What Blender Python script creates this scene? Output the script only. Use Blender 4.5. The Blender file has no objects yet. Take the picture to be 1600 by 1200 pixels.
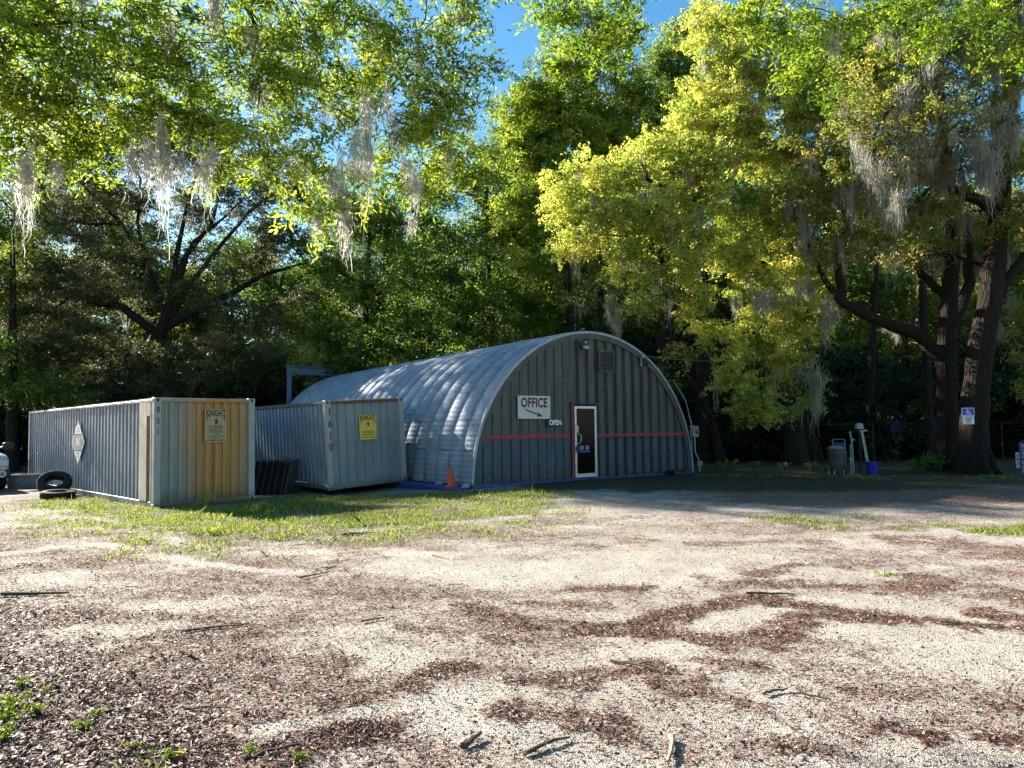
import bpy, math, random
import numpy as np
from mathutils import Vector, Matrix

random.seed(7)
RNG = np.random.default_rng(11)
SC = bpy.context.scene
COL = SC.collection
R = math.radians

# ------------------------------------------------------------------ helpers
def _link(o):
    COL.objects.link(o)
    return o

def thing(name, label, cat, loc=(0, 0, 0), rot=(0, 0, 0), group=None, kind=None):
    o = bpy.data.objects.new(name, None)
    o.empty_display_size = 0.2
    _link(o)
    o.location = loc
    o.rotation_euler = rot
    tag(o, label, cat, group, kind)
    return o

def tag(o, label=None, cat=None, group=None, kind=None):
    if label: o['label'] = label
    if cat: o['category'] = cat
    if group: o['group'] = group
    if kind: o['kind'] = kind
    return o

class MB:
    """collects simple solids, then links them as one mesh object"""
    def __init__(s):
        s.v = []; s.f = []
    def add(s, vs, fs, M=None):
        b = len(s.v)
        for p in vs:
            s.v.append(tuple(M @ Vector(p)) if M is not None else tuple(p))
        for f in fs:
            s.f.append(tuple(b + i for i in f))
        return s
    def box(s, x0, x1, y0, y1, z0, z1, M=None):
        vs = [(x0,y0,z0),(x1,y0,z0),(x1,y1,z0),(x0,y1,z0),(x0,y0,z1),(x1,y0,z1),(x1,y1,z1),(x0,y1,z1)]
        fs = [(0,3,2,1),(4,5,6,7),(0,1,5,4),(1,2,6,5),(2,3,7,6),(3,0,4,7)]
        return s.add(vs, fs, M)
    def bbox(s, x0, x1, y0, y1, z0, z1, b=0.01, M=None):
        """box with chamfered vertical and horizontal edges (three stacked rings)"""
        def ring(i, z):
            return [(x0+i+b,y0+i,z),(x1-i-b,y0+i,z),(x1-i,y0+i+b,z),(x1-i,y1-i-b,z),(x1-i-b,y1-i,z),(x0+i+b,y1-i,z),(x0+i,y1-i-b,z),(x0+i,y0+i+b,z)]
        vs = ring(b, z0) + ring(0, z0+b) + ring(0, z1-b) + ring(b, z1)
        fs = [tuple(range(7,-1,-1)), tuple(range(24,32))]
        for k in range(3):
            for i in range(8):
                j = (i+1) % 8
                fs.append((k*8+i, k*8+j, k*8+8+j, k*8+8+i))
        return s.add(vs, fs, M)
    def tube(s, pts, rad, n=8, cap=True, M=None):
        pts = [Vector(p) for p in pts]
        if not hasattr(rad, '__len__'): rad = [rad]*len(pts)
        vs = []; fs = []
        up = Vector((0.13, 0.07, 1)).normalized()
        prev = None
        for i, p in enumerate(pts):
            if i == 0: d = pts[1]-pts[0]
            elif i == len(pts)-1: d = pts[-1]-pts[-2]
            else: d = pts[i+1]-pts[i-1]
            if d.length < 1e-9: d = Vector((0,0,1))
            d.normalize()
            if prev is None:
                a = d.cross(up)
                if a.length < 1e-3: a = d.cross(Vector((1,0,0)))
            else:
                a = prev - d*prev.dot(d)
                if a.length < 1e-4: a = d.cross(up)
            a.normalize(); prev = a
            b = d.cross(a)
            for k in range(n):
                t = 2*math.pi*k/n
                vs.append(p + (a*math.cos(t) + b*math.sin(t))*rad[i])
        for i in range(len(pts)-1):
            for k in range(n):
                k2 = (k+1) % n
                fs.append((i*n+k, i*n+k2, (i+1)*n+k2, (i+1)*n+k))
        if cap:
            fs.append(tuple(range(n-1,-1,-1)))
            fs.append(tuple((len(pts)-1)*n+k for k in range(n)))
        return s.add(vs, fs, M)
    def lathe(s, prof, n=24, M=None, c=(0,0)):
        vs = []; fs = []
        for (r, z) in prof:
            for k in range(n):
                t = 2*math.pi*k/n
                vs.append((c[0]+r*math.cos(t), c[1]+r*math.sin(t), z))
        m = len(prof)
        for i in range(m-1):
            for k in range(n):
                k2 = (k+1) % n
                fs.append((i*n+k, i*n+k2, (i+1)*n+k2, (i+1)*n+k))
        fs.append(tuple(range(n-1,-1,-1)))
        fs.append(tuple((m-1)*n+k for k in range(n)))
        return s.add(vs, fs, M)
    def prism(s, poly, y0, y1, M=None):
        """polygon in XZ extruded along Y"""
        n = len(poly)
        vs = [(x, y0, z) for x, z in poly] + [(x, y1, z) for x, z in poly]
        fs = [tuple(range(n)), tuple(range(2*n-1, n-1, -1))]
        for i in range(n):
            j = (i+1) % n
            fs.append((i, n+i, n+j, j))
        return s.add(vs, fs, M)
    def build(s, name, mat, parent=None, smooth=False):
        me = bpy.data.meshes.new(name)
        me.from_pydata(s.v, [], s.f)
        me.validate()
        me.update()
        if smooth:
            me.polygons.foreach_set('use_smooth', [True]*len(me.polygons))
            try: me.set_sharp_from_angle(angle=R(40))
            except Exception: pass
        o = bpy.data.objects.new(name, me)
        if mat: me.materials.append(mat)
        _link(o)
        if parent is not None: o.parent = parent
        return o

def np_mesh(name, V, F, mat, parent=None, attrs=None, smooth=False):
    """V (n,3), F (m,k) numpy, attrs {name: per-vertex float}"""
    me = bpy.data.meshes.new(name)
    V = np.ascontiguousarray(V, dtype=np.float32)
    F = np.ascontiguousarray(F, dtype=np.int32)
    me.vertices.add(len(V)); me.vertices.foreach_set('co', V.ravel())
    k = F.shape[1]
    me.loops.add(F.size); me.loops.foreach_set('vertex_index', F.ravel())
    me.polygons.add(len(F))
    me.polygons.foreach_set('loop_start', np.arange(0, F.size, k, dtype=np.int32))
    me.polygons.foreach_set('loop_total', np.full(len(F), k, dtype=np.int32))
    me.update(calc_edges=True)
    if attrs:
        for an, av in attrs.items():
            a = me.attributes.new(an, 'FLOAT', 'POINT')
            a.data.foreach_set('value', np.ascontiguousarray(av, dtype=np.float32))
    if smooth:
        me.polygons.foreach_set('use_smooth', np.ones(len(F), dtype=bool))
    if mat: me.materials.append(mat)
    o = bpy.data.objects.new(name, me)
    _link(o)
    if parent is not None: o.parent = parent
    return o

def text_obj(name, body, size, mat, parent, loc, rot=(R(90),0,0), bold=0.0, ext=0.004, sx=1.0, sy=1.0, align='CENTER', spacing=1.0):
    cu = bpy.data.curves.new('tmp_text', 'FONT')
    cu.body = body; cu.size = size; cu.align_x = align; cu.align_y = 'CENTER'
    cu.extrude = ext; cu.offset = bold; cu.resolution_u = 3; cu.space_character = spacing
    t = bpy.data.objects.new('tmp_text', cu); _link(t)
    dg = bpy.context.evaluated_depsgraph_get()
    me = bpy.data.meshes.new_from_object(t.evaluated_get(dg))
    bpy.data.objects.remove(t); bpy.data.curves.remove(cu)
    me.name = name
    me.transform(Matrix.Diagonal((sx, sy, 1, 1)))
    me.materials.clear(); me.materials.append(mat)
    o = bpy.data.objects.new(name, me); _link(o)
    o.location = loc; o.rotation_euler = rot
    o.parent = parent
    return o

# ------------------------------------------------------------------ materials
class NT:
    def __init__(s, name):
        s.m = bpy.data.materials.new(name); s.m.use_nodes = True
        s.t = s.m.node_tree; s.t.nodes.clear()
        s.out = s.n('ShaderNodeOutputMaterial')
    def n(s, typ, **kw):
        nd = s.t.nodes.new(typ)
        for k, v in kw.items():
            if k.startswith('i_'):
                key = k[2:].replace('_', ' ')
                nd.inputs[key].default_value = v
            else: setattr(nd, k, v)
        return nd
    def l(s, a, b): s.t.links.new(a, b)
    def coord(s, scale=(1,1,1), kind='Object', rot=(0,0,0)):
        tc = s.n('ShaderNodeTexCoord'); mp = s.n('ShaderNodeMapping')
        mp.inputs['Scale'].default_value = scale; mp.inputs['Rotation'].default_value = rot
        s.l(tc.outputs[kind], mp.inputs['Vector'])
        return mp.outputs['Vector']
    def noise(s, vec, scale, detail=4, rough=0.6, dist=0.0):
        nd = s.n('ShaderNodeTexNoise')
        nd.inputs['Scale'].default_value = scale; nd.inputs['Detail'].default_value = detail
        nd.inputs['Roughness'].default_value = rough; nd.inputs['Distortion'].default_value = dist
        s.l(vec, nd.inputs['Vector']); return nd.outputs['Fac']
    def ramp(s, fac, stops, interp='LINEAR'):
        nd = s.n('ShaderNodeValToRGB'); cr = nd.color_ramp; cr.interpolation = interp
        while len(cr.elements) > 1: cr.elements.remove(cr.elements[-1])
        for i, (p, c) in enumerate(stops):
            e = cr.elements[0] if i == 0 else cr.elements.new(p)
            e.position = p
            e.color = (c[0], c[1], c[2], 1) if hasattr(c, '__len__') else (c, c, c, 1)
        s.l(fac, nd.inputs['Fac']); return nd.outputs['Color']
    def mix(s, fac, a, b, blend='MIX'):
        nd = s.n('ShaderNodeMix', data_type='RGBA', blend_type=blend)
        for sock, val in ((nd.inputs[0], fac), (nd.inputs[6], a), (nd.inputs[7], b)):
            if hasattr(val, 'links') or hasattr(val, 'is_linked'): s.l(val, sock)
            elif hasattr(val, '__len__'): sock.default_value = (val[0], val[1], val[2], 1)
            else: sock.default_value = val
        return nd.outputs[2]
    def math(s, op, a, b=0.0, clamp=False):
        nd = s.n('ShaderNodeMath', operation=op, use_clamp=clamp)
        for i, val in enumerate((a, b)):
            if hasattr(val, 'is_linked'): s.l(val, nd.inputs[i])
            else: nd.inputs[i].default_value = val
        return nd.outputs[0]
    def bump(s, h, strength=0.3, dist=0.02):
        nd = s.n('ShaderNodeBump'); nd.inputs['Strength'].default_value = strength
        nd.inputs['Distance'].default_value = dist
        s.l(h, nd.inputs['Height']); return nd.outputs['Normal']
    def attr(s, name):
        nd = s.n('ShaderNodeAttribute'); nd.attribute_name = name; return nd.outputs['Fac']
    def sep(s, vec):
        nd = s.n('ShaderNodeSeparateXYZ'); s.l(vec, nd.inputs[0]); return nd.outputs
    def prin(s, col, rough=0.6, metal=0.0, normal=None, spec=0.5, coat=0.0):
        p = s.n('ShaderNodeBsdfPrincipled')
        for key, val in (('Base Color', col), ('Roughness', rough), ('Metallic', metal)):
            if hasattr(val, 'is_linked'): s.l(val, p.inputs[key])
            elif hasattr(val, '__len__'): p.inputs[key].default_value = (val[0], val[1], val[2], 1)
            else: p.inputs[key].default_value = val
        p.inputs['Specular IOR Level'].default_value = spec
        p.inputs['Coat Weight'].default_value = coat
        if normal is not None: s.l(normal, p.inputs['Normal'])
        return p.outputs[0]
    def done(s, sh):
        s.l(sh, s.out.inputs['Surface']); return s.m

def simple(name, col, rough=0.6, metal=0.0, var=0.25, scale=6.0, spec=0.5, bump=0.1, grime=None, coat=0.0):
    t = NT(name); v = t.coord()
    n1 = t.noise(v, scale, 6, 0.65)
    dark = tuple(c*(1-var) for c in col); lite = tuple(min(1, c*(1+var*0.7)) for c in col)
    c = t.ramp(n1, [(0.3, dark), (0.7, lite)])
    if grime:
        g = t.ramp(t.noise(v, scale*0.7, 8, 0.7, 0.5), [(0.52, 0), (0.68, 1)])
        c = t.mix(g, c, grime)
    rr = t.ramp(t.noise(v, scale*2.3, 4), [(0.3, max(0.02, rough-0.12)), (0.7, min(1, rough+0.12))])
    nm = t.bump(t.noise(v, scale*8, 4), bump, 0.01) if bump else None
    return t.done(t.prin(c, rr, metal, nm, spec, coat))

def leafmat(name, stops, trans=0.45, tcol=1.5, rough=0.55, spec=0.25):
    t = NT(name)
    c = t.ramp(t.attr('tint'), stops)
    d = t.prin(c, rough, 0, None, spec)
    tr = t.n('ShaderNodeBsdfTranslucent')
    hs = t.n('ShaderNodeHueSaturation'); hs.inputs['Value'].default_value = tcol; hs.inputs['Saturation'].default_value = 1.08
    t.l(c, hs.inputs['Color']); t.l(hs.outputs[0], tr.inputs['Color'])
    m = t.n('ShaderNodeMixShader'); m.inputs[0].default_value = trans
    t.l(d, m.inputs[1]); t.l(tr.outputs[0], m.inputs[2])
    return t.done(m.outputs[0])

# ------------------------------------------------------------------ camera
F = 1110.0
PITCH = R(3.66); ROLL = R(-0.67)
CAMZ = 1.65
RM = (Matrix.Rotation(R(90)+PITCH, 4, 'X') @ Matrix.Rotation(ROLL, 4, 'Z'))
cam = bpy.data.cameras.new('camera'); camo = bpy.data.objects.new('camera', cam); _link(camo)
camo.matrix_world = Matrix.Translation((0, 0, CAMZ)) @ RM
cam.sensor_fit = 'HORIZONTAL'; cam.sensor_width = 36; cam.lens = 36*F/1600
cam.clip_start = 0.05; cam.clip_end = 2000
SC.camera = camo

def ray(px, py):
    return (RM.to_3x3() @ Vector(((px-800)/F, -(py-600)/F, -1)))
def at(px, py, Y):
    """a point of the place that stands Y metres ahead of the viewpoint"""
    d = ray(px, py); k = Y/d.y
    return Vector((d.x*k, Y, CAMZ + d.z*k))

def sstep(a, b, x):
    t = np.clip((x-a)/(b-a), 0, 1); return t*t*(3-2*t)

def _hash(ix, iy, seed):
    n = (ix*374761393 + iy*668265263 + seed*1442695041) & 0xffffffff
    n = ((n ^ (n >> 13))*1274126177) & 0xffffffff
    return ((n ^ (n >> 16)) & 0xffff)/65535.0
def vnoise(x, y, seed=0):
    x = np.asarray(x, dtype=float); y = np.asarray(y, dtype=float)
    ix = np.floor(x).astype(np.int64); iy = np.floor(y).astype(np.int64)
    fx = x-ix; fy = y-iy; fx = fx*fx*(3-2*fx); fy = fy*fy*(3-2*fy)
    a = _hash(ix, iy, seed); b = _hash(ix+1, iy, seed); c = _hash(ix, iy+1, seed); d = _hash(ix+1, iy+1, seed)
    return (a*(1-fx)+b*fx)*(1-fy) + (c*(1-fx)+d*fx)*fy
def fbm(x, y, oct=4, seed=0):
    s = 0; a = 0.5; t = 0
    for i in range(oct):
        s = s + a*vnoise(x*2**i+17.3*i, y*2**i-9.1*i, seed+i); t += a; a *= 0.55
    return s/t

def gz(x, y):
    """height of the ground sheet"""
    x = np.asarray(x, dtype=float); y = np.asarray(y, dtype=float)
    s = sstep(11, 19.5, y)
    base = s*(-0.08 + 0.27*sstep(-5.2, 0.5, x))
    b = 0.05*(fbm(x*0.35, y*0.35, 3, 5)-0.5) + 0.022*(fbm(x*1.7, y*1.7, 3, 9)-0.5)
    far = 0.4*sstep(45, 120, y)*(fbm(x*0.03, y*0.03, 2, 3))
    return base + b + far
def gzf(x, y): return float(gz(x, y))
def G(px, py):
    d = ray(px, py); t = 2.0
    for _ in range(40):
        p = Vector((0, 0, CAMZ)) + d*t
        h = gzf(p.x, p.y)
        t = t*(CAMZ-h)/(CAMZ-p.z) if CAMZ-p.z > 1e-4 else t
    p = Vector((0, 0, CAMZ)) + d*t
    return p

# ------------------------------------------------------------------ light and sky
SUN_EL = R(26.5); SUN_AZ = math.atan2(-0.775, 0.632)
sd = Vector((math.sin(SUN_AZ)*math.cos(SUN_EL), math.cos(SUN_AZ)*math.cos(SUN_EL), math.sin(SUN_EL)))
sl = bpy.data.lights.new('sun', 'SUN'); sl.energy = 5.0; sl.angle = R(0.55); sl.color = (1.0, 0.94, 0.83)
so = bpy.data.objects.new('sun', sl); _link(so)
so.rotation_euler = sd.to_track_quat('Z', 'Y').to_euler()
w = bpy.data.worlds.new('World'); SC.world = w; w.use_nodes = True
wt = w.node_tree; wt.nodes.clear()
sky = wt.nodes.new('ShaderNodeTexSky'); sky.sky_type = 'NISHITA'; sky.sun_disc = False
sky.sun_elevation = SUN_EL; sky.sun_rotation = SUN_AZ
sky.air_density = 1.0; sky.dust_density = 0.3; sky.ozone_density = 2.0
bg = wt.nodes.new('ShaderNodeBackground'); bg.inputs['Strength'].default_value = 0.06
wo = wt.nodes.new('ShaderNodeOutputWorld')
hsv = wt.nodes.new('ShaderNodeHueSaturation'); hsv.inputs['Saturation'].default_value = 1.27; hsv.inputs['Hue'].default_value = 0.488
wt.links.new(sky.outputs[0], hsv.inputs['Color']); wt.links.new(hsv.outputs[0], bg.inputs['Color']); wt.links.new(bg.outputs[0], wo.inputs['Surface'])
SC.view_settings.view_transform = 'Standard'; SC.view_settings.look = 'None'
SC.view_settings.exposure = 1.95; SC.view_settings.gamma = 1
SC.cycles.max_bounces = 4; SC.cycles.diffuse_bounces = 2; SC.cycles.transmission_bounces = 4
SC.cycles.caustics_reflective = False; SC.cycles.caustics_refractive = False
SC.cycles.use_adaptive_sampling = True; SC.cycles.adaptive_threshold = 0.02
SC.cycles.glossy_bounces = 2; SC.cycles.transparent_max_bounces = 8
# ------------------------------------------------------------------ the ground
def stroke_mask(x, y, pts, width):
    """soft mask round a polyline lying on the ground"""
    d = np.full(x.shape, 1e9)
    for (a, b) in zip(pts[:-1], pts[1:]):
        ax, ay = a; bx, by = b
        dx, dy = bx-ax, by-ay; L2 = dx*dx+dy*dy+1e-9
        t = np.clip(((x-ax)*dx+(y-ay)*dy)/L2, 0, 1)
        d = np.minimum(d, np.hypot(x-ax-t*dx, y-ay-t*dy))
    return 1-sstep(0.35*width, width, d)

def gA(x, y): p = G(x/2, 700+y/2); return (p.x, p.y)
def gB(x, y): p = G(800+x/2, 700+y/2); return (p.x, p.y)
STROKES = [  # drifts of washed-up leaf litter: points, half width (m), strength
    ([gB(*q) for q in [(-120,500),(0,540),(130,555),(300,570),(430,575),(560,510),(720,480),(880,490),(1000,525),(1190,540)]], 0.26, 0.95),
    ([gB(*q) for q in [(430,575),(560,600),(700,620),(800,600),(890,540)]], 0.24, 0.95),
    ([gB(*q) for q in [(760,600),(900,610),(1050,620)]], 0.3, 0.55),
    ([gB(*q) for q in [(0,490),(160,482),(260,500)]], 0.16, 0.7),
    ([gB(*q) for q in [(770,400),(860,372),(950,362),(1100,378)]], 0.2, 0.7),
    ([gB(*q) for q in [(760,430),(900,428),(1050,440),(1200,445),(1300,405)]], 0.3, 0.85),
    ([gB(*q) for q in [(210,443),(410,437)]], 0.16, 0.85),
    ([gB(*q) for q in [(590,410),(640,430),(700,450)]], 0.2, 0.6),
    ([gB(*q) for q in [(740,462),(880,462)]], 0.1, 0.7),
    ([gB(*q) for q in [(0,300),(200,270),(370,290)]], 0.6, 0.55),
    ([gB(*q) for q in [(-300,290),(0,250),(250,228),(540,208)]], 0.3, 0.55),
    ([gB(*q) for q in [(560,300),(730,300),(930,290),(980,330)]], 0.35, 0.6),
    ([gB(*q) for q in [(600,230),(800,260),(1000,240),(1300,230)]], 0.9, 0.55),
    ([gB(*q) for q in [(1300,300),(1500,330),(1700,340)]], 0.9, 0.7),
    ([gB(*q) for q in [(1480,440),(1620,480)]], 0.5, 0.7),
    ([gB(*q) for q in [(1300,540),(1450,560),(1620,580)]], 0.13, 0.9),
    ([gB(*q) for q in [(1520,520),(1640,560)]], 0.2, 0.85),
    ([gB(*q) for q in [(620,680),(750,690)]], 0.18, 0.8),
    ([gB(*q) for q in [(0,720),(200,740),(400,690),(520,740),(570,770)]], 0.22, 0.75),
    ([gB(*q) for q in [(0,840),(200,860),(300,880)]], 0.25, 0.7),
    ([gB(*q) for q in [(640,760),(800,840),(880,900),(860,940)]], 0.1, 0.5),
    ([gB(*q) for q in [(1040,760),(1190,775)]], 0.1, 0.8),
    ([gB(*q) for q in [(1190,880),(1310,915)]], 0.1, 0.85),
    ([gB(*q) for q in [(1500,800),(1640,820)]], 0.16, 0.8),
    ([gB(*q) for q in [(700,940),(1000,960)]], 0.15, 0.6),
    ([gB(*q) for q in [(1480,905),(1640,930)]], 0.1, 0.75),
    ([gA(*q) for q in [(400,250),(800,290),(1150,300),(1600,260)]], 0.6, 0.6),
    ([gA(*q) for q in [(0,380),(300,340),(500,320)]], 0.35, 0.75),
    ([gA(*q) for q in [(0,270),(180,250),(350,235)]], 0.3, 0.6),
    ([gA(*q) for q in [(0,470),(600,450),(1000,420),(1100,340)]], 0.5, 0.6),
    ([gA(*q) for q in [(500,580),(780,560),(930,540)]], 0.2, 0.7),
    ([gA(*q) for q in [(0,620),(300,620),(600,660),(1000,690)]], 0.5, 0.6),
    ([gA(*q) for q in [(0,760),(300,740),(500,760)]], 0.45, 0.8),
    ([gA(*q) for q in [(-50,900),(300,900),(560,930)]], 0.55, 1.0),
    ([gA(*q) for q in [(600,900),(800,830),(1000,800),(1250,760),(1400,690),(1600,700)]], 0.16, 0.85),
    ([gA(*q) for q in [(1300,560),(1600,600)]], 0.25, 0.6),
    ([gA(*q) for q in [(1180,450),(1500,470)]], 0.2, 0.7),
    ([gA(*q) for q in [(800,980),(1000,900),(1180,880)]], 0.22, 0.9),
]
BARE = [
    ([gB(*q) for q in [(1640,660),(1300,600),(1000,556),(700,500)]], 0.13, 1.0),
    ([gB(*q) for q in [(1640,560),(1300,520),(1000,480),(700,440),(400,410)]], 0.13, 0.9),
    ([gA(*q) for q in [(0,250),(300,215),(560,300),(900,330),(1500,330)]], 0.16, 0.8),
    ([gA(*q) for q in [(0,330),(300,300),(560,350),(900,390),(1500,390)]], 0.16, 0.8),
    ([gA(*q) for q in [(250,590),(460,575)]], 0.45, 0.8),
    ([gA(*q) for q in [(880,880),(1150,840),(1500,800)]], 0.3, 0.75),
    ([gA(*q) for q in [(100,200),(230,190)]], 0.6, 0.8),
    ([gA(*q) for q in [(0,420),(130,410)]], 0.5, 0.7),
    ([gA(*q) for q in [(480,490),(700,480)]], 0.3, 0.6),
    ([gA(*q) for q in [(1180,340),(1600,400)]], 0.7, 0.7),
    ([gB(*q) for q in [(0,380),(500,400)]], 0.5, 0.7),
    ([gB(*q) for q in [(1000,580),(1600,640)]], 0.7, 0.8),
    ([gB(*q) for q in [(560,560),(760,550)]], 0.2, 0.9),
    ([gA(*q) for q in [(1080,640),(1300,660)]], 0.25, 0.5),
]
GRASSP = [
    ([gA(*q) for q in [(100,190),(420,230),(800,280),(1200,250),(1600,215)]], 3.0, 0.42),
    ([gA(*q) for q in [(230,165),(420,190),(640,215),(800,245),(1000,235),(1250,215),(1500,200),(1600,180)]], 1.5, 1.0),
    ([gA(*q) for q in [(500,230),(700,250),(850,270)]], 1.0, 0.9),
    ([gA(*q) for q in [(850,165),(1100,170),(1400,160),(1600,150)]], 2.1, 1.0),
    ([gA(*q) for q in [(850,185),(1000,190),(1200,190),(1400,175)]], 1.6, 1.0),
    ([gA(*q) for q in [(60,165),(200,160)]], 0.5, 0.5),
    ([gB(*q) for q in [(880,225),(960,240)]], 0.9, 0.6),
    ([gB(*q) for q in [(1240,255),(1340,240)]], 0.6, 0.5),
    ([gB(*q) for q in [(1540,265),(1640,255)]], 0.9, 0.65),
    ([gB(*q) for q in [(1090,215),(1130,225)]], 0.35, 0.5),
    ([gA(*q) for q in [(-20,830),(90,850)]], 0.28, 0.8),
    ([gA(*q) for q in [(380,970),(560,990)]], 0.2, 0.5),
    ([gB(*q) for q in [(600,85),(1000,90),(1500,95),(2000,100)]], 1.2, 0.5),
    ([gB(*q) for q in [(1170,400),(1250,420)]], 0.15, 0.5),
]
def masks(x, y):
    n1 = fbm(x*0.9+3, y*1.5, 4, 21); n2 = fbm(x*3.1, y*3.1, 4, 33); n3 = fbm(x*9, y*9, 3, 41)
    left = sstep(1.5, -3.5, x); n4 = fbm(x*5.3+9, y*8.1, 4, 55); rag = np.clip(-0.05+2.0*n4, 0.15, 1.15)
    L = 0.30 + 0.27*left + 0.9*(n1-0.5) + 0.2*(n2-0.5)
    for pts, wd, st in BARE:
        L = L - st*0.7*stroke_mask(x+0.3*(n2-0.5), y+0.3*(n1-0.5), pts, wd*1.3)
    for pts, wd, st in STROKES:
        wob = wd*1.6
        L = np.maximum(L, 0.98*st*rag*stroke_mask(x+wob*(n2-0.5)+0.22*(n3-.5), y+wob*(n1-0.5)+0.22*(n3-.5), pts, wd*1.25))
    corner = sstep(6.2, 3.6, y + 1.0*x + 2.5)           # lower left corner lies deep in leaves
    L = np.maximum(L, corner*0.72*rag)
    far = sstep(13.2, 16.2, y + 0.10*x + 2.2*(n1-0.5))*sstep(1.0, 6.0, x)
    L = np.maximum(L, far*(0.62+0.5*n2))
    L = np.maximum(L, 0.95*sstep(22, 26, y))
    L = L + 0.4*(n3-0.5)
    g = np.zeros_like(x)
    for pts, wd, st in GRASSP:
        g = np.maximum(g, st*stroke_mask(x+0.8*wd*(n2-0.5), y+0.8*wd*(n1-0.5), pts, wd))
    g = g*(0.35+1.3*n2) 
    return np.clip(L, 0, 1), np.clip(g, 0, 1)

def axis(lo, hi, fine_lo, fine_hi, step, grow=1.06):
    a = list(np.arange(fine_lo, fine_hi, step))
    s = step; v = a[-1]
    while v < hi: s *= grow; v += s; a.append(v)
    s = step; v = a[0]; pre = []
    while v > lo: s *= grow; v -= s; pre.append(v)
    return np.array(pre[::-1]+a)
xs = axis(-260, 260, -11, 13, 0.055); ys = axis(-120, 420, 2.6, 19, 0.05)
XX, YY = np.meshgrid(xs, ys)
LM, GM = masks(XX, YY)
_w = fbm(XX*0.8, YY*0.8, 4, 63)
MM = sstep(16.0, 18.6, YY + 0.06*XX + 1.6*(_w-0.5))*sstep(-0.8, 1.2, XX)*(0.75+0.5*_w)  # dark leaf mould, its tone also painting the shade before hut and trees
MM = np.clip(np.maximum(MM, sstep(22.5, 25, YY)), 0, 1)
ZZ = gz(XX, YY) + 0.012*LM*(fbm(XX*14, YY*14, 2, 3)) 
nx, ny = len(xs), len(ys)
idx = np.arange(nx*ny).reshape(ny, nx)
FF = np.stack([idx[:-1,:-1], idx[:-1,1:], idx[1:,1:], idx[1:,:-1]], -1).reshape(-1, 4)

t = NT('ground gravel and leaf litter'); v = t.coord()
lit = t.attr('litter'); gr = t.attr('grass')
vo = t.n('ShaderNodeTexVoronoi'); vo.inputs['Scale'].default_value = 110; t.l(v, vo.inputs['Vector'])
vs_ = t.sep(vo.outputs['Color'])
grav = t.ramp(vs_[0], [(0.0, (0.25,0.228,0.195)), (0.25, (0.345,0.317,0.275)), (0.7, (0.43,0.397,0.35)), (1.0, (0.52,0.485,0.43))])
big = t.ramp(t.noise(v, 0.9, 5, 0.6), [(0.3, (0.80,0.75,0.72)), (0.7, (1.0,0.97,0.93))])
grav = t.mix(1.0, grav, big, 'MULTIPLY')
sand = t.mix(t.ramp(t.noise(v, 1.6, 4), [(0.42, 0), (0.6, 0.7)]), grav, (0.435,0.395,0.34))
vo2 = t.n('ShaderNodeTexVoronoi'); vo2.inputs['Scale'].default_value = 34; vo2.inputs['Randomness'].default_value = 1
mpv = t.coord((1.0, 2.1, 1), rot=(0,0,0.6)); t.l(mpv, vo2.inputs['Vector'])
v2 = t.sep(vo2.outputs['Color'])
litc = t.ramp(v2[0], [(0.0, (0.05,0.028,0.02)), (0.3, (0.12,0.064,0.045)), (0.6, (0.18,0.105,0.073)), (0.86, (0.25,0.175,0.13)), (1.0, (0.40,0.32,0.26))])
fine = t.math('ADD', t.math('MULTIPLY', t.math('SUBTRACT', t.noise(v, 22, 5, 0.75), 0.5), 1.3), t.math('MULTIPLY', t.math('SUBTRACT', v2[1], 0.5), 0.5))
lf = t.ramp(t.math('ADD', lit, fine), [(0.28, 0), (0.66, 0.95)])
c = t.mix(lf, sand, litc)
soil = t.ramp(t.noise(v, 30, 4), [(0.3, (0.05,0.05,0.022)), (0.7, (0.13,0.13,0.055))])
gf = t.ramp(t.math('ADD', gr, t.math('MULTIPLY', t.math('SUBTRACT', t.noise(v, 9, 5, 0.7), 0.5), 1.2)), [(0.35, 0), (0.7, 0.75)])
c = t.mix(gf, c, soil)
mf = t.ramp(t.math('ADD', t.attr('mould_shade'), t.math('MULTIPLY', t.math('SUBTRACT', t.noise(v, 5, 6, 0.75), 0.5), 0.9)), [(0.25, 0), (0.6, 0.95)])
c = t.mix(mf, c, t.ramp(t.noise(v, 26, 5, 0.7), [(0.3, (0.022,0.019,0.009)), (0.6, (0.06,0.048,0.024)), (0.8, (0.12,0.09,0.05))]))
hgt = t.math('ADD', t.math('MULTIPLY', vo.outputs['Distance'], 0.9), t.math('MULTIPLY', t.math('MULTIPLY', vo2.outputs['Distance'], lf), 2.2))
hgt = t.math('ADD', hgt, t.math('MULTIPLY', t.noise(v, 14, 5, 0.7), 0.9))
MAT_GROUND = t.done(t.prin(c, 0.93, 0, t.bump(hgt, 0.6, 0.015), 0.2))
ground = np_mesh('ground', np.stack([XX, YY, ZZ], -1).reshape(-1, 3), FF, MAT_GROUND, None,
                 {'litter': LM.ravel(), 'grass': GM.ravel(), 'mould_shade': MM.ravel()}, smooth=True)
tag(ground, 'pale gravel and sand yard strewn with brown leaf litter', 'ground', None, 'structure')

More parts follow.
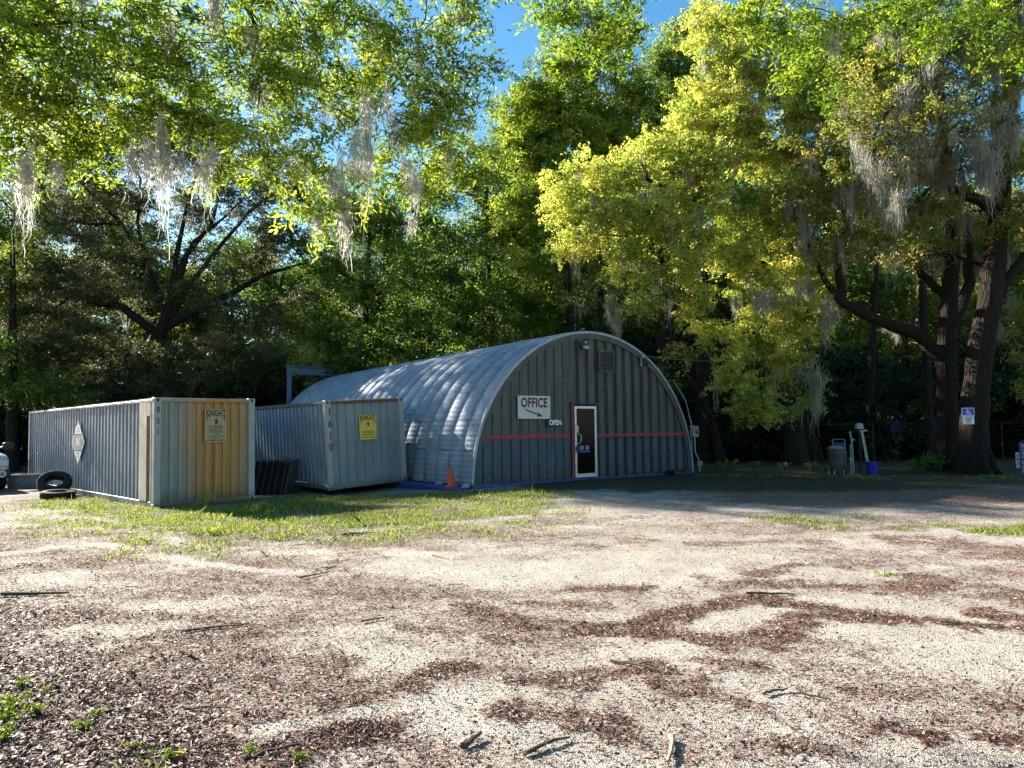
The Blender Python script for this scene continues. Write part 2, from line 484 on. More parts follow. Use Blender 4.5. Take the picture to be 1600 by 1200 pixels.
# ---- scattered leaves, bark, pebbles, grass (nobody could count them)
def leaf_quads(C, L, W, upb=0.0, fold=0.25, rng=RNG, droop=0.0, flat=False):
    n = len(C)
    a = rng.normal(size=(n, 3)); a[:, 2] = a[:, 2]*(0.25 if flat else 0.8) - droop
    a /= np.linalg.norm(a, axis=1)[:, None]
    nn = rng.normal(size=(n, 3)); nn[:, 2] = (np.abs(nn[:, 2])*0.6 + 1.2) if flat else nn[:, 2] + upb
    nn -= a*np.sum(a*nn, 1)[:, None]; nn /= (np.linalg.norm(nn, axis=1)[:, None]+1e-9)
    b = np.cross(nn, a)
    L = (np.asarray(L)*np.ones(n))[:, None]; W = (np.asarray(W)*np.ones(n))[:, None]
    P = np.empty((n, 4, 3))
    P[:, 0] = C - a*L*0.5; P[:, 2] = C + a*L*0.5
    P[:, 1] = C + b*W*0.5 + nn*W*fold; P[:, 3] = C - b*W*0.5 + nn*W*fold
    return P.reshape(-1, 3), np.arange(n*4).reshape(n, 4)

def scatter(n, fn, y0=2.9, y1=19, pw=1.0, wide=0.80):
    """positions with density falling off with distance, kept with probability fn"""
    u = RNG.random(n)
    y = y0*(y1/y0)**(u**pw)
    x = (RNG.random(n)*2-1)*(y*wide+0.6)
    p = fn(x, y); k = RNG.random(n) < p
    return x[k], y[k]

x, y = scatter(400000, lambda x, y: (0.055 + 0.945*masks(x, y)[0]**2.0)*(1-0.4*sstep(11, 17, y)))
sz = RNG.uniform(0.014, 0.050, len(x))*(0.75+0.5*sstep(6, 3, y + x + 2.4))
C = np.stack([x, y, gz(x, y)+0.008+RNG.random(len(x))*0.014], -1)
V_, F_ = leaf_quads(C, sz, sz*RNG.uniform(0.22, 0.52, len(x)), flat=True, fold=0.22)
tt = np.repeat(RNG.random(len(x)), 4)
# thin twiglets and needles mixed into the litter
x, y = scatter(150000, lambda x, y: 0.05+0.95*masks(x, y)[0]**1.6, 2.9, 13)
C = np.stack([x, y, gz(x, y)+0.012+RNG.random(len(x))*0.016], -1)
V2_, F2_ = leaf_quads(C, RNG.uniform(0.03, 0.11, len(x)), RNG.uniform(0.002, 0.0055, len(x)), flat=True, fold=0.4)
F_ = np.concatenate([F_, F2_+len(V_)]); V_ = np.concatenate([V_, V2_]); tt = np.concatenate([tt, np.repeat(RNG.random(len(x))*0.75, 4)])
tlit = NT('fallen leaves')
lc = tlit.ramp(tlit.attr('tint'), [(0.0,(0.045,0.023,0.016)),(0.3,(0.115,0.05,0.032)),(0.6,(0.21,0.092,0.056)),(0.85,(0.33,0.20,0.14)),(0.95,(0.42,0.33,0.26)),(1.0,(0.56,0.50,0.43))])
MAT_LIT = tlit.done(tlit.prin(lc, 0.62, 0, None, 0.35))
o = np_mesh('leaf_litter', V_, F_, MAT_LIT, None, {'tint': tt})
tag(o, 'brown fallen leaves and bark chips drifted over the gravel', 'leaf litter', None, 'stuff')

# pebbles
x, y = scatter(120000, lambda x, y: 0.9-0.75*masks(x, y)[0], 2.9, 12)
n = len(x); s = RNG.uniform(0.0025, 0.0065, n)*(1+0.6*(RNG.random(n)<0.04))
base = np.array([[1,0,0],[0,1,0],[-1,0,0],[0,-1,0],[0,0,0.8],[0,0,-0.8]], float)
tri = np.array([[0,1,4],[1,2,4],[2,3,4],[3,0,4],[1,0,5],[2,1,5],[3,2,5],[0,3,5]])
P = base[None]*s[:, None, None]*RNG.uniform(0.6, 1.3, (n, 6, 1))
ang = RNG.random(n)*6.28; ca, sa = np.cos(ang), np.sin(ang)
PX = P[:, :, 0]*ca[:, None]-P[:, :, 1]*sa[:, None]; PY = P[:, :, 0]*sa[:, None]+P[:, :, 1]*ca[:, None]
P = np.stack([PX+x[:, None], PY+y[:, None], P[:, :, 2]+gz(x, y)[:, None]+s[:, None]*0.3], -1)
tp = NT('pebbles'); pc = tp.ramp(tp.attr('tint'), [(0,(0.22,0.19,0.17)),(0.4,(0.34,0.31,0.275)),(1,(0.55,0.515,0.465))])
o = np_mesh('gravel', P.reshape(-1, 3), (tri[None]+(np.arange(n)*6)[:, None, None]).reshape(-1, 3), tp.done(tp.prin(pc, 0.85)), None,
            {'tint': np.repeat(RNG.random(n), 6)})
tag(o, 'small pale stones scattered over the yard', 'gravel', None, 'stuff')

# grass blades
def blades(x, y, h, wid, lean=0.35, rng=RNG):
    n = len(x); z = gz(x, y)
    a = rng.random(n)*6.283; ln = rng.normal(size=(n, 2))*lean*h[:, None]
    wx, wy = np.cos(a)*wid*0.5, np.sin(a)*wid*0.5
    P = np.empty((n, 5, 3))
    P[:, 0] = np.stack([x-wx, y-wy, z-0.01], -1); P[:, 1] = np.stack([x+wx, y+wy, z-0.01], -1)
    mx, my = x+ln[:, 0]*0.35, y+ln[:, 1]*0.35
    P[:, 2] = np.stack([mx+wx*0.8, my+wy*0.8, z+h*0.6], -1); P[:, 4] = np.stack([mx-wx*0.8, my-wy*0.8, z+h*0.6], -1)
    P[:, 3] = np.stack([x+ln[:, 0], y+ln[:, 1], z+h], -1)
    return P.reshape(-1, 3), np.arange(n*5).reshape(n, 5)
def gfn(x, y):
    m = masks(x, y)[1]; p = 0.25+1.5*sstep(0.42, 0.62, fbm(x*2.2+7, y*2.2, 3, 91)); return np.clip((m*m*1.2-0.01)*p, 0, 1)
x, y = scatter(330000, gfn, 3.4, 22, 0.45, 0.80)
h = RNG.uniform(0.015, 0.085, len(x))*(0.35+1.3*fbm(x*1.1, y*1.1, 3, 77)**1.3)
tall = RNG.random(len(x)) < 0.012; h[tall] *= 2.6
Vg, Fg = blades(x, y, h, RNG.uniform(0.006, 0.014, len(x)), 0.55)
MAT_GRASS = leafmat('grass blades', [(0,(0.05,0.09,0.015)),(0.4,(0.17,0.225,0.03)),(0.8,(0.31,0.34,0.06)),(1,(0.45,0.40,0.18))], 0.4, 1.5)
o = np_mesh('grass', Vg, Fg, MAT_GRASS, None, {'tint': np.repeat(RNG.random(len(x)), 5)})
tag(o, 'short bright green grass and low weeds growing in front of the containers', 'grass', None, 'stuff')
# small broad leaves among the grass
x, y = scatter(90000, lambda x, y: gfn(x, y)*0.8, 3.4, 22, 0.5, 0.8)
C = np.stack([x, y, gz(x, y)+RNG.uniform(0.01, 0.05, len(x))], -1)
V_, F_ = leaf_quads(C, RNG.uniform(0.02, 0.05, len(x)), RNG.uniform(0.012, 0.025, len(x)), 0.8)
o = np_mesh('clover', V_, F_, MAT_GRASS, None, {'tint': np.repeat(RNG.random(len(x)), 4)})
tag(o, 'low broad leaved weeds mixed into the grass', 'weeds', None, 'stuff')

# ---- sticks lying on the yard
MAT_STICK = simple('dead wood', (0.10,0.07,0.05), 0.85, var=0.5, scale=30, bump=0.6)
MAT_STICK2 = simple('pale dead wood', (0.36,0.29,0.22), 0.8, var=0.4, scale=30, bump=0.4)
def stick(a, b, r, label, mat=None, fork=False, bend=0.06):
    A = G(*a); B = G(*b)
    L = (B-A).length
    pts = []
    side = Vector((-(B-A).y, (B-A).x, 0)).normalized()
    n = 7
    ph = random.random()*6
    for i in range(n):
        k = i/(n-1); p = A.lerp(B, k) - A + side*(math.sin(k*3.1+ph*0.2)*bend*L*0.6 + random.uniform(-1,1)*0.015*L)
        p.z = gzf(A.x+p.x, A.y+p.y) - gzf(A.x, A.y) + r*0.9 + 0.006 + random.uniform(0, 0.01)
        pts.append(p)
    m = MB(); m.tube(pts, [r*(1-0.55*i/(n-1))*random.uniform(0.85, 1.15) for i in range(n)], 7)
    if fork:
        q = pts[3]; e = q + (pts[5]-q)*0.8 + side*L*0.16*random.choice((-1, 1)); e.z = q.z+0.02
        m.tube([q, (q+e)/2+Vector((0,0,0.01)), e], [r*0.55, r*0.4, r*0.2], 6)
    o = m.build('fallen_stick', mat or MAT_STICK, None, True)
    o.location = (A.x, A.y, gzf(A.x, A.y))
    tag(o, label, 'stick', 'sticks lying on the yard')
    return o
stick((2,933), (108,930), 0.022, 'thick dark stick lying at the left edge of the yard')
stick((285,990), (390,977), 0.012, 'long thin dark stick curving across gravel below the containers')
stick((280,1022), (313,1034), 0.014, 'short forked dark stick lying on the left half of the gravel', fork=True)
stick((533,838), (592,833), 0.018, 'dark stick at the lower edge of the grass strip')
stick((470,906), (514,896), 0.013, 'short stick on pale gravel below the second container')
stick((288,1113), (364,1109), 0.008, 'straight thin dark twig in the lower left leaves')
stick((290,1118), (322,1134), 0.009, 'pale bleached twig beside a straight dark twig', MAT_STICK2)
stick((398,1188), (472,1168), 0.010, 'dark bent twig at the bottom edge left of centre', bend=0.12)
stick((820,1184), (888,1157), 0.013, 'dark forked twig at the bottom edge right of centre', fork=True)
stick((1050,1158), (1046,1197), 0.016, 'pale stub of branch pointing at the viewer', MAT_STICK2, bend=0.02)
stick((953,1037), (1037,1053), 0.011, 'thin dark stick on a drift of brown leaves', fork=True)
stick((1198,1091), (1226,1080), 0.010, 'small crooked dark twig on bare gravel', bend=0.2)
stick((1234,1086), (1298,1097), 0.007, 'thin straight twig right of a crooked one')
stick((1166,930), (1243,932), 0.014, 'straight dark stick lying along a leaf drift at right')
stick((724,1176), (751,1154), 0.020, 'chunky dark bark stick at the bottom centre')
stick((565,975), (600,968), 0.010, 'small dark twig in the middle of the left gravel')
stick((1470,975), (1560,985), 0.008, 'thin twig on bare gravel near the right edge')
for i in range(26):
    px = random.uniform(30, 1580); py = random.choice((random.uniform(880, 1190), random.uniform(840, 1000)))
    L = random.uniform(12, 34); a = random.uniform(-0.5, 0.5)
    o = stick((px, py), (px+L*math.cos(a), py+L*0.5*math.sin(a)), random.uniform(0.004, 0.008), 'small loose twig lying on the gravel yard')
    o['group'] = 'small loose twigs on the yard'

# ------------------------------------------------------------------ metal materials
def container_paint(name, a, b, rust=(0.20,0.10,0.045), rustx=None, side=False):
    t = NT(name); v = t.coord(); xyz = t.sep(v)
    streak = t.noise(t.coord((9, 9, 0.5)), 1.0, 5, 0.65)
    blot = t.noise(v, 1.3, 6, 0.65)
    c = t.ramp(blot, [(0.3, a), (0.7, b)])
    c = t.mix(t.ramp(streak, [(0.45, 0), (0.75, 0.35)]), c, tuple(x*0.55 for x in a))
    if rustx:   # rust streaks bleeding down a band of the wall
        x0, x1 = rustx
        k = t.math('ADD', xyz[0], t.math('MULTIPLY', t.math('SUBTRACT', t.noise(t.coord((3, 3, 0.35)), 1.2, 5, 0.7), 0.5), 0.7))
        w_ = (x1-x0)
        f = t.ramp(t.math('DIVIDE', t.math('SUBTRACT', k, x0-0.5), w_+1.0), [(0.12, 0), (0.36, 0.9), (0.62, 1.0), (0.80, 0.55), (0.98, 0.0)])
        rc = t.ramp(t.noise(t.coord((14, 14, 0.5)), 1.0, 4, 0.6), [(0.25, (0.30,0.105,0.015)), (0.5, (0.44,0.205,0.035)), (0.75, (0.46,0.29,0.08))])
        c = t.mix(f, c, rc)
        low = t.ramp(t.math('ADD', xyz[2], t.math('MULTIPLY', t.noise(v, 6, 6, 0.7), 0.5)), [(0.25, 1), (0.75, 0)])
        c = t.mix(t.math('MULTIPLY', low, 0.75), c, (0.10,0.065,0.03))
    spots = t.ramp(t.noise(v, 7, 9, 0.75, 0.4), [(0.63, 0), (0.68, 0.85)])
    c = t.mix(spots, c, rust)
    edge = t.ramp(t.math('ADD', xyz[2], t.math('MULTIPLY', t.noise(v, 4, 6, 0.7), 0.35)), [(0.16, 0.8), (0.42, 0)])
    c = t.mix(edge, c, (0.10,0.075,0.05))
    rr = t.ramp(t.noise(v, 5, 4), [(0.3, 0.38), (0.7, 0.62)])
    nm = t.bump(t.noise(v, 1.8, 3, 0.5), 0.35, 0.05)
    return t.done(t.prin(c, rr, 0.0, nm, 0.5))
M_C1_SIDE = container_paint('weathered blue grey paint', (0.15,0.18,0.22), (0.25,0.28,0.31))
M_C1_FRONT = container_paint('rust streaked grey paint', (0.19,0.21,0.19), (0.28,0.30,0.27), rustx=(0.75, 2.15))
M_C2 = container_paint('grey blue paint', (0.17,0.20,0.21), (0.25,0.28,0.29))
M_C2_SIDE = container_paint('blue paint', (0.17,0.21,0.27), (0.27,0.31,0.35))
M_POST = container_paint('pale frame paint', (0.27,0.28,0.26), (0.40,0.40,0.37))
M_RUSTPAN = container_paint('cream and rust paint', (0.50,0.40,0.30), (0.62,0.53,0.42), (0.25,0.12,0.06))
M_RUST = simple('brown rust', (0.17,0.09,0.055), 0.85, var=0.5, scale=9, bump=0.3)
M_BLACK = simple('black', (0.008,0.008,0.009), 0.5, bump=0, var=0.1)
M_INK = simple('faded black paint', (0.02,0.02,0.02), 0.6, bump=0, var=0.3, scale=30)

def corrugated(mb, O, U, N, length, zf, prof, z0=0.0, gaps=()):
    """wall sheet: O origin, U along, N outward; prof(u) -> outward offset; zf(u) -> top height"""
    us = sorted(set([0.0, length] + [u for u in prof.knots(length) if 0 < u < length]))
    for a, b in zip(us[:-1], us[1:]):
        if b-a < 1e-5: continue
        m = (a+b)/2
        zb = z0
        for g0, g1, gz1 in gaps:
            if g0 <= m <= g1: zb = gz1
        ta, tb = zf(a), zf(b)
        if ta <= zb and tb <= zb: continue
        pa = O + U*a + N*prof(a+1e-6); pb = O + U*b + N*prof(b-1e-6)
        mb.add([(pa.x,pa.y,zb),(pb.x,pb.y,zb),(pb.x,pb.y,max(tb, zb)),(pa.x,pa.y,max(ta, zb))], [(0,1,2,3)])
class Prof:
    def __init__(s, pitch, depth, fr, off=0.0, extra=()):
        s.p = pitch; s.d = depth; s.fr = fr; s.off = off; s.extra = list(extra)
    def __call__(s, u):
        x = ((u+s.off) % s.p)/s.p
        a, b, c, d = s.fr           # out flat ends a, slope to b (in), in flat to c, slope to d (out)
        if x < a: return 0.0
        if x < b: return -s.d*(x-a)/(b-a)
        if x < c: return -s.d
        if x < d: return -s.d*(d-x)/(d-c)
        return 0.0
    def knots(s, L):
        out = list(s.extra); k = -1
        while k*s.p < L+s.p:
            for f in s.fr: out.append(k*s.p - s.off + f*s.p)
            k += 1
        return out

def container(name, label, loc, rotz, roll, L, W, H, front_prof, side_prof, mats, flatpanel=False):
    th = thing(name, label, 'container', loc, (0, roll, rotz))
    mf, ms, mp = mats[:3]
    cp = 0.16
    for cx in (0, W-cp):
        for cy in (0, L-cp):
            m = MB(); m.bbox(cx, cx+cp, cy, cy+cp, 0.02, H-0.02, 0.012)
            m.build('corner_post', mp, th)
            for z in (0, H-0.118):
                m = MB(); m.bbox(cx-0.004, cx+cp+0.004, cy-0.004, cy+cp+0.004, z, z+0.118, 0.008)
                c_ = m.build('corner_casting', mp, th)
                m = MB()
                oy = cy-0.004 if cy == 0 else cy+cp+0.004
                hx = cx+cp/2
                ring = [(hx+0.032*math.cos(a*math.pi/6), z+0.059+0.042*math.sin(a*math.pi/6)) for a in range(12)]
                m.prism(ring, oy-0.003, oy+0.02) if cy == 0 else m.prism(ring, oy-0.02, oy+0.003)
                m.build('painted_hole', M_BLACK, c_); m = MB()  # black plate painting the dark inside of a hole, no real opening
                sx_ = cx-0.004 if cx == 0 else cx+cp+0.004
                M_ = Matrix.Translation((sx_, cy+cp/2, 0)) @ Matrix.Rotation(R(90), 4, 'Z')
                m.prism([(q[0]-hx, q[1]) for q in ring], -0.003 , 0.003, M_)
                m.build('painted_hole', M_BLACK, c_)
    # end walls
    m = MB(); corrugated(m, Vector((cp, 0.045, 0)), Vector((1,0,0)), Vector((0,-1,0)), W-2*cp, lambda u: H-0.10, front_prof, 0.14)
    m.build('front_wall', mf, th)
    m = MB(); m.box(cp, W-cp, L-0.06, L-0.03, 0.14, H-0.1)
    d = m.build('rear_door', ms, th)
    m = MB()
    for bx in (0.6, 0.95, 1.5, 1.85): m.tube([(bx, L+0.01, 0.15), (bx, L+0.01, H-0.12)], 0.02, 8)
    m.build('locking_bar', M_RUST, d)
    # side walls
    for sx_, nm in ((0.045, -1), (W-0.045, 1)):
        y0 = cp
        if flatpanel and nm == -1: y0 = 1.02
        m = MB(); corrugated(m, Vector((sx_, y0, 0)), Vector((0,1,0)), Vector((nm,0,0)), L-cp-y0, lambda u: H-0.09, side_prof, 0.15)
        m.build('side_wall', ms, th)
    # rails
    m = MB(); m.bbox(cp, W-cp, 0.004, 0.07, H-0.105, H-0.012, 0.01)
    m.build('top_header', mf if flatpanel else mats[3], th)
    m = MB(); m.bbox(cp, W-cp, 0.004, 0.08, 0.012, 0.15, 0.01); m.build('bottom_sill', mf, th)
    for x0 in (0.004, W-0.074):
        m = MB(); m.bbox(x0, x0+0.07, cp, L-cp, H-0.10, H-0.03, 0.01); m.build('top_rail', mats[3] if len(mats) > 3 else mp, th)
        m = MB(); m.bbox(x0+0.01, x0+0.07, cp, L-cp, 0.02, 0.16, 0.01); m.build('bottom_rail', ms, th)
    m = MB(); m.box(0.08, W-0.08, 0.08, L-0.08, 0.10, 0.14); m.build('floor', M_RUST, th)
    # roof sheet, corrugated across
    m = MB(); n = int(L/0.105); vs = []; fs = []
    for i in range(n+1):
        yy = 0.07+(L-0.14)*i/n; z = H-0.012 + (0.012 if i % 2 else -0.012)
        vs += [(0.03, yy, z), (W-0.03, yy, z)]
    for i in range(n): fs.append((2*i, 2*i+1, 2*i+3, 2*i+2))
    m.add(vs, fs); m.build('roof', mp, th)
    if flatpanel:
        m = MB()
        m.box(0.006, 0.05, 0.52, 1.02, 0.16, H-0.09)       # broad flat sheet
        m.box(0.03, 0.06, 0.16, 0.52, 0.16, H-0.09)        # recess back
        m.bbox(0.012, 0.03, 0.24, 0.30, 0.16, H-0.12, 0.004)
        m.box(0.008, 0.0298, 0.30, 0.52, H-0.42, H-0.10)
        m.build('flat_side_panel', M_RUSTPAN, th)
        m = MB(); m.box(0.024, 0.0296, 0.305, 0.515, 0.17, H-0.425); m.box(0.022, 0.0296, 0.165, 0.235, 0.17, H-0.1)
        m.build('rusty_recess', M_RUST, th)
    return th

ISOF = (0.42, 0.52, 0.78, 0.88)
c1 = container('shipping_container', 'long grey shipping container with broad orange rust stains on its end, nearest the left edge',
    (-8.29, 16.5, -0.10), R(45.6), R(-0.6), 12.19, 2.44, 2.59,
    Prof(0.212, 0.045, (0.40, 0.5, 0.86, 0.96)), Prof(0.278, 0.040, (0.32, 0.46, 0.80, 0.94)), (M_C1_FRONT, M_C1_SIDE, M_POST), True)
c2 = container('shipping_container', 'shorter leaning grey blue container with a yellow sign, against the arched hut',
    (-4.97, 19.3, 0.05), R(39.0), R(-3.2), 9.1, 2.44, 2.44,
    Prof(0.262, 0.034, (0.70, 0.78, 0.84, 0.96), 0.02), Prof(0.278, 0.040, (0.32, 0.46, 0.80, 0.94)), (M_C2, M_C2_SIDE, M_POST, M_RUST))
for txt, zz in (('8', 2.30), ('3', 2.04), ('1', 1.78)):
    text_obj('stencil_number', txt, 0.20, M_INK, c1, (0.085, -0.001, zz), bold=0.002, ext=0.0015, sx=0.8)
for txt, zz in (('1', 2.13), ('6', 1.80), ('1', 1.48), ('0', 1.16)):
    text_obj('painted_number', txt, 0.28, M_INK, c2, (0.12, -0.007, zz), bold=0.004, ext=0.0015, sx=0.85)
m = MB(); m.bbox(-0.03, 0.0, 0.52, 0.56, 2.1, 2.3, 0.005); m.build('vent_cover', M_POST, c2)

# ---- the lettered boards
M_YEL = simple('yellow sign board', (0.72,0.50,0.05), 0.45, var=0.12, scale=9, bump=0.05)
M_FADE = simple('faded tan sign board', (0.42,0.33,0.19), 0.7, var=0.2, scale=12, grime=(0.36,0.24,0.10))
M_INK2 = simple('weathered brown black ink', (0.045,0.035,0.025), 0.7, bump=0, var=0.5, scale=40)
def emblem(parent, x, z, s, y, mat):
    """helmeted horse head facing left, as on the boards"""
    poly = [(-0.46,0.16),(-0.50,0.30),(-0.30,0.36),(-0.12,0.52),(0.02,0.60),(0.10,0.72),(0.16,0.56),(0.34,0.42),(0.44,0.20),(0.46,-0.05),(0.38,-0.30),
            (0.24,-0.52),(0.10,-0.66),(0.0,-0.84),(-0.08,-0.62),(-0.20,-0.48),(-0.26,-0.26),(-0.10,-0.10),(-0.06,0.06),(-0.22,0.06),(-0.34,0.08)]
    m = MB(); m.prism([(x+a*s, z+b*s) for a, b in poly], y-0.003, y)
    return m.build('horse_head_emblem', mat, parent)
def knight_sign(th, w, h, board, ink, lines, small):
    m = MB(); m.bbox(0, w, -0.006, 0, 0, h, 0.004); b = m.build('board', board, th)
    y = -0.0075
    text_obj('lettering', 'KNIGHT', h*0.185, ink, th, (w/2, y, h*0.875), bold=0.004, ext=0.0012, sx=w*0.9/(h*0.185*3.75), sy=1.35)
    m = MB()      # the long drawn out legs of the K and the T
    m.prism([(w*0.075, h*0.80), (w*0.135, h*0.80), (w*0.10, h*0.58)], y-0.001, y)
    m.prism([(w*0.16, h*0.83), (w*0.24, h*0.83), (w*0.20, h*0.72)], y-0.001, y)
    m.prism([(w*0.865, h*0.80), (w*0.925, h*0.80), (w*0.90, h*0.58)], y-0.001, y)
    m.prism([(w*0.76, h*0.83), (w*0.82, h*0.83), (w*0.80, h*0.70)], y-0.001, y)
    m.build('lettering', ink, th)
    emblem(th, w*0.5, h*0.63, h*0.125, y, ink)
    for txt, zz, sz in lines:
        text_obj('lettering', txt, h*sz, ink, th, (w/2, y, h*zz), bold=0.001, ext=0.001, sx=0.92)
    for zz, x0, x1 in small:       # worn print, only word-long smudges left
        m = MB(); x = x0
        while x < x1:
            ww = random.uniform(0.05, 0.13); ww = min(ww, x1-x)
            m.box(w*x, w*(x+ww*0.85), y-0.001, y, h*(zz-0.014), h*(zz+0.014)); x += ww+0.02
        m.build('worn_print', ink, th)
s1 = thing('company_sign', 'faded tan sign with a horse head on the rust stained container end', 'sign', c1.matrix_basis @ Vector((0,0,0)))
s1.matrix_world = c1.matrix_basis @ Matrix.Translation((1.16, -0.004, 1.50))
knight_sign(s1, 0.54, 0.82, M_FADE, M_INK2, [('STORAGE', 0.47, 0.105), ('TRAILERS &', 0.385, 0.075), ('CONTAINERS', 0.31, 0.075)], [(0.25, 0.4, 0.62), (0.19, 0.1, 0.9), (0.12, 0.3, 0.7), (0.065, 0.06, 0.94)])
s2 = thing('company_sign', 'bright yellow sign with a black horse head on the leaning container', 'sign')
s2.matrix_world = c2.matrix_basis @ Matrix.Translation((0.98, -0.006, 1.30)) @ Matrix.Rotation(R(1.0), 4, 'Y')
knight_sign(s2, 0.53, 0.70, M_YEL, M_INK, [('STORAGE', 0.30, 0.12)], [(0.20, 0.12, 0.92), (0.10, 0.06, 0.94)])

s3 = thing('diamond_sign', 'white diamond placard with grey middle band on the long container side', 'sign')
s3.matrix_world = c1.matrix_basis @ Matrix.Translation((-0.012, 6.05, 1.52)) @ Matrix.Rotation(R(-90), 4, 'Z')
M_WHITE = simple('white sign paint', (0.74,0.73,0.70), 0.4, var=0.08, scale=10, bump=0.03)
M_WARM = simple('warm grey print', (0.34,0.30,0.28), 0.5, var=0.2, scale=20, bump=0)
M_GREYP = simple('grey print', (0.16,0.16,0.165), 0.5, var=0.2, scale=20, bump=0)
m = MB(); q = 0.64; m.prism([(-q,0),(0,-q),(q,0),(0,q)], -0.008, 0); m.build('board', M_WHITE, s3)
m = MB(); k = 0.24; m.prism([(-q+k+0.02,k-0.05),(-q+0.07,0),(-q+k+0.02,-k+0.05),(q-k-0.02,-k+0.05),(q-0.07,0),(q-k-0.02,k-0.05)], -0.010, -0.0085); m.build('middle_band', M_WARM, s3)
m = MB(); m.box(-0.36, 0.36, -0.012, -0.0105, 0.20, 0.25); m.box(-0.36, 0.36, -0.012, -0.0105, -0.25, -0.20); m.build('dark_stripe', M_GREYP, s3)
text_obj('lettering', 'N', 0.36, M_WHITE, s3, (0.0, -0.0115, 0.0), bold=0.014, ext=0.001, sx=1.3)
m = MB()
for zz, ww in ((0.40,0.10),(0.33,0.17),(-0.32,0.17),(-0.40,0.10)):
    m.box(-ww, -0.02, -0.0095, -0.0085, zz-0.018, zz+0.018); m.box(0.01, ww, -0.0095, -0.0085, zz-0.018, zz+0.018)
m.build('worn_print', M_WARM, s3)

# ------------------------------------------------------------------ the arched hut
HX, HY, HZ = -0.98, 18.4, 0.20
HA = math.atan2(0.573, 0.82); HW = 8.2; HL = 18.2; HR = 4.1; HH = 4.18
hut = thing('arched_metal_hut', 'long arched galvanized steel hut with a ribbed shell and an office door', 'building', (HX, HY, HZ), (0, 0, HA))
t = NT('galvanized shell'); v = t.coord('Object' and (1,1,1)); xyz = t.sep(v)
b1 = t.noise(v, 0.9, 7, 0.7, 0.6); b2 = t.noise(t.coord((2.2, 7, 0.9)), 1.2, 6, 0.7, 0.3)
c = t.ramp(b1, [(0.3, (0.20,0.23,0.27)), (0.55, (0.30,0.335,0.38)), (0.75, (0.43,0.46,0.50))])
c = t.mix(t.ramp(b2, [(0.52, 0), (0.72, 0.6)]), c, (0.13,0.15,0.17))
ar = t.n('ShaderNodeMath', operation='ARCTAN2'); t.l(xyz[2], ar.inputs[0]); t.l(t.math('SUBTRACT', xyz[0], HR), ar.inputs[1])
crimp = t.math('SINE', t.math('MULTIPLY', ar.outputs[0], 190))
lapf = t.math('FRACT', t.math('ADD', t.math('MULTIPLY', ar.outputs[0], 2.4), t.math('MULTIPLY', t.math('FLOOR', t.math('MULTIPLY', xyz[1], 1/0.7)), 0.5)))
lap = t.ramp(lapf, [(0.0, 1), (0.012, 1), (0.03, 0)])
cr2 = t.ramp(t.math('ADD', t.noise(v, 5, 5, 0.7), t.math('MULTIPLY', crimp, 0.10)), [(0.52, 0), (0.66, 0.5)])
c = t.mix(cr2, c, (0.20,0.22,0.24))
c = t.mix(t.math('MULTIPLY', lap, 0.6), c, (0.13,0.14,0.15))
h_ = t.math('ADD', t.math('MULTIPLY', crimp, 0.35), t.math('ADD', t.math('MULTIPLY', lap, 1.2), t.math('MULTIPLY', t.noise(v, 2.5, 4, 0.6), 1.2)))
M_SHELL = t.done(t.prin(c, t.ramp(t.noise(v, 3, 5), [(0.3, 0.55), (0.7, 0.75)]), 0.30, t.bump(h_, 0.6, 0.02), 0.4))

def galv_wall():
    t = NT('weathered galvanized wall'); v = t.coord(); xyz = t.sep(v)
    vo = t.n('ShaderNodeTexVoronoi'); vo.inputs['Scale'].default_value = 38; t.l(v, vo.inputs['Vector'])
    sp = t.sep(vo.outputs['Color'])[0]
    up = t.ramp(t.noise(t.coord((5, 5, 0.7)), 1.0, 6, 0.65), [(0.3, (0.058,0.060,0.054)), (0.55, (0.10,0.101,0.09)), (0.8, (0.16,0.148,0.124))])
    lo = t.ramp(t.noise(t.coord((5, 5, 0.9)), 1.0, 6, 0.65), [(0.3, (0.042,0.062,0.085)), (0.7, (0.08,0.11,0.135))])
    k = t.ramp(t.math('ADD', xyz[2], t.math('MULTIPLY', t.math('SUBTRACT', t.noise(v, 2, 4), 0.5), 0.3)), [(0.0, 1), (1.0, 1)])
    f = t.math('LESS_THAN', xyz[2], 1.24)
    c = t.mix(f, up, lo)
    c = t.mix(0.5, c, t.ramp(sp, [(0, 0.45), (1, 1.0)]), 'MULTIPLY')
    spl = t.ramp(t.math('ADD', xyz[2], t.math('MULTIPLY', t.noise(v, 5, 6, 0.75), 0.55)), [(0.30, 0.85), (0.62, 0)])
    c = t.mix(spl, c, (0.05,0.042,0.03))
    rust = t.ramp(t.noise(t.coord((6, 6, 0.35)), 1.4, 7, 0.75), [(0.54, 0), (0.70, 0.6)])
    c = t.mix(rust, c, (0.09,0.065,0.04))
    return t.done(t.prin(c, 0.55, 0.25, t.bump(t.noise(v, 3, 4), 0.25, 0.02), 0.4))
M_WALL = galv_wall()
M_FOUND = simple('dark blue painted concrete', (0.030,0.040,0.20), 0.65, var=0.35, scale=7, grime=(0.10,0.10,0.10), bump=0.3)
M_RED = simple('red stripe paint', (0.30,0.012,0.03), 0.5, var=0.2, scale=12, bump=0.05)
M_REDD = simple('dark red door jamb', (0.16,0.012,0.02), 0.5, var=0.2)
M_ALU = simple('aluminium', (0.45,0.46,0.46), 0.35, 0.6, var=0.12, scale=9, bump=0.03)
M_TRIM = simple('bright galvanized trim', (0.30,0.32,0.34), 0.5, 0.5, var=0.25, scale=5)
M_GREYM = simple('grey enamel', (0.20,0.225,0.23), 0.5, 0.2, var=0.15)

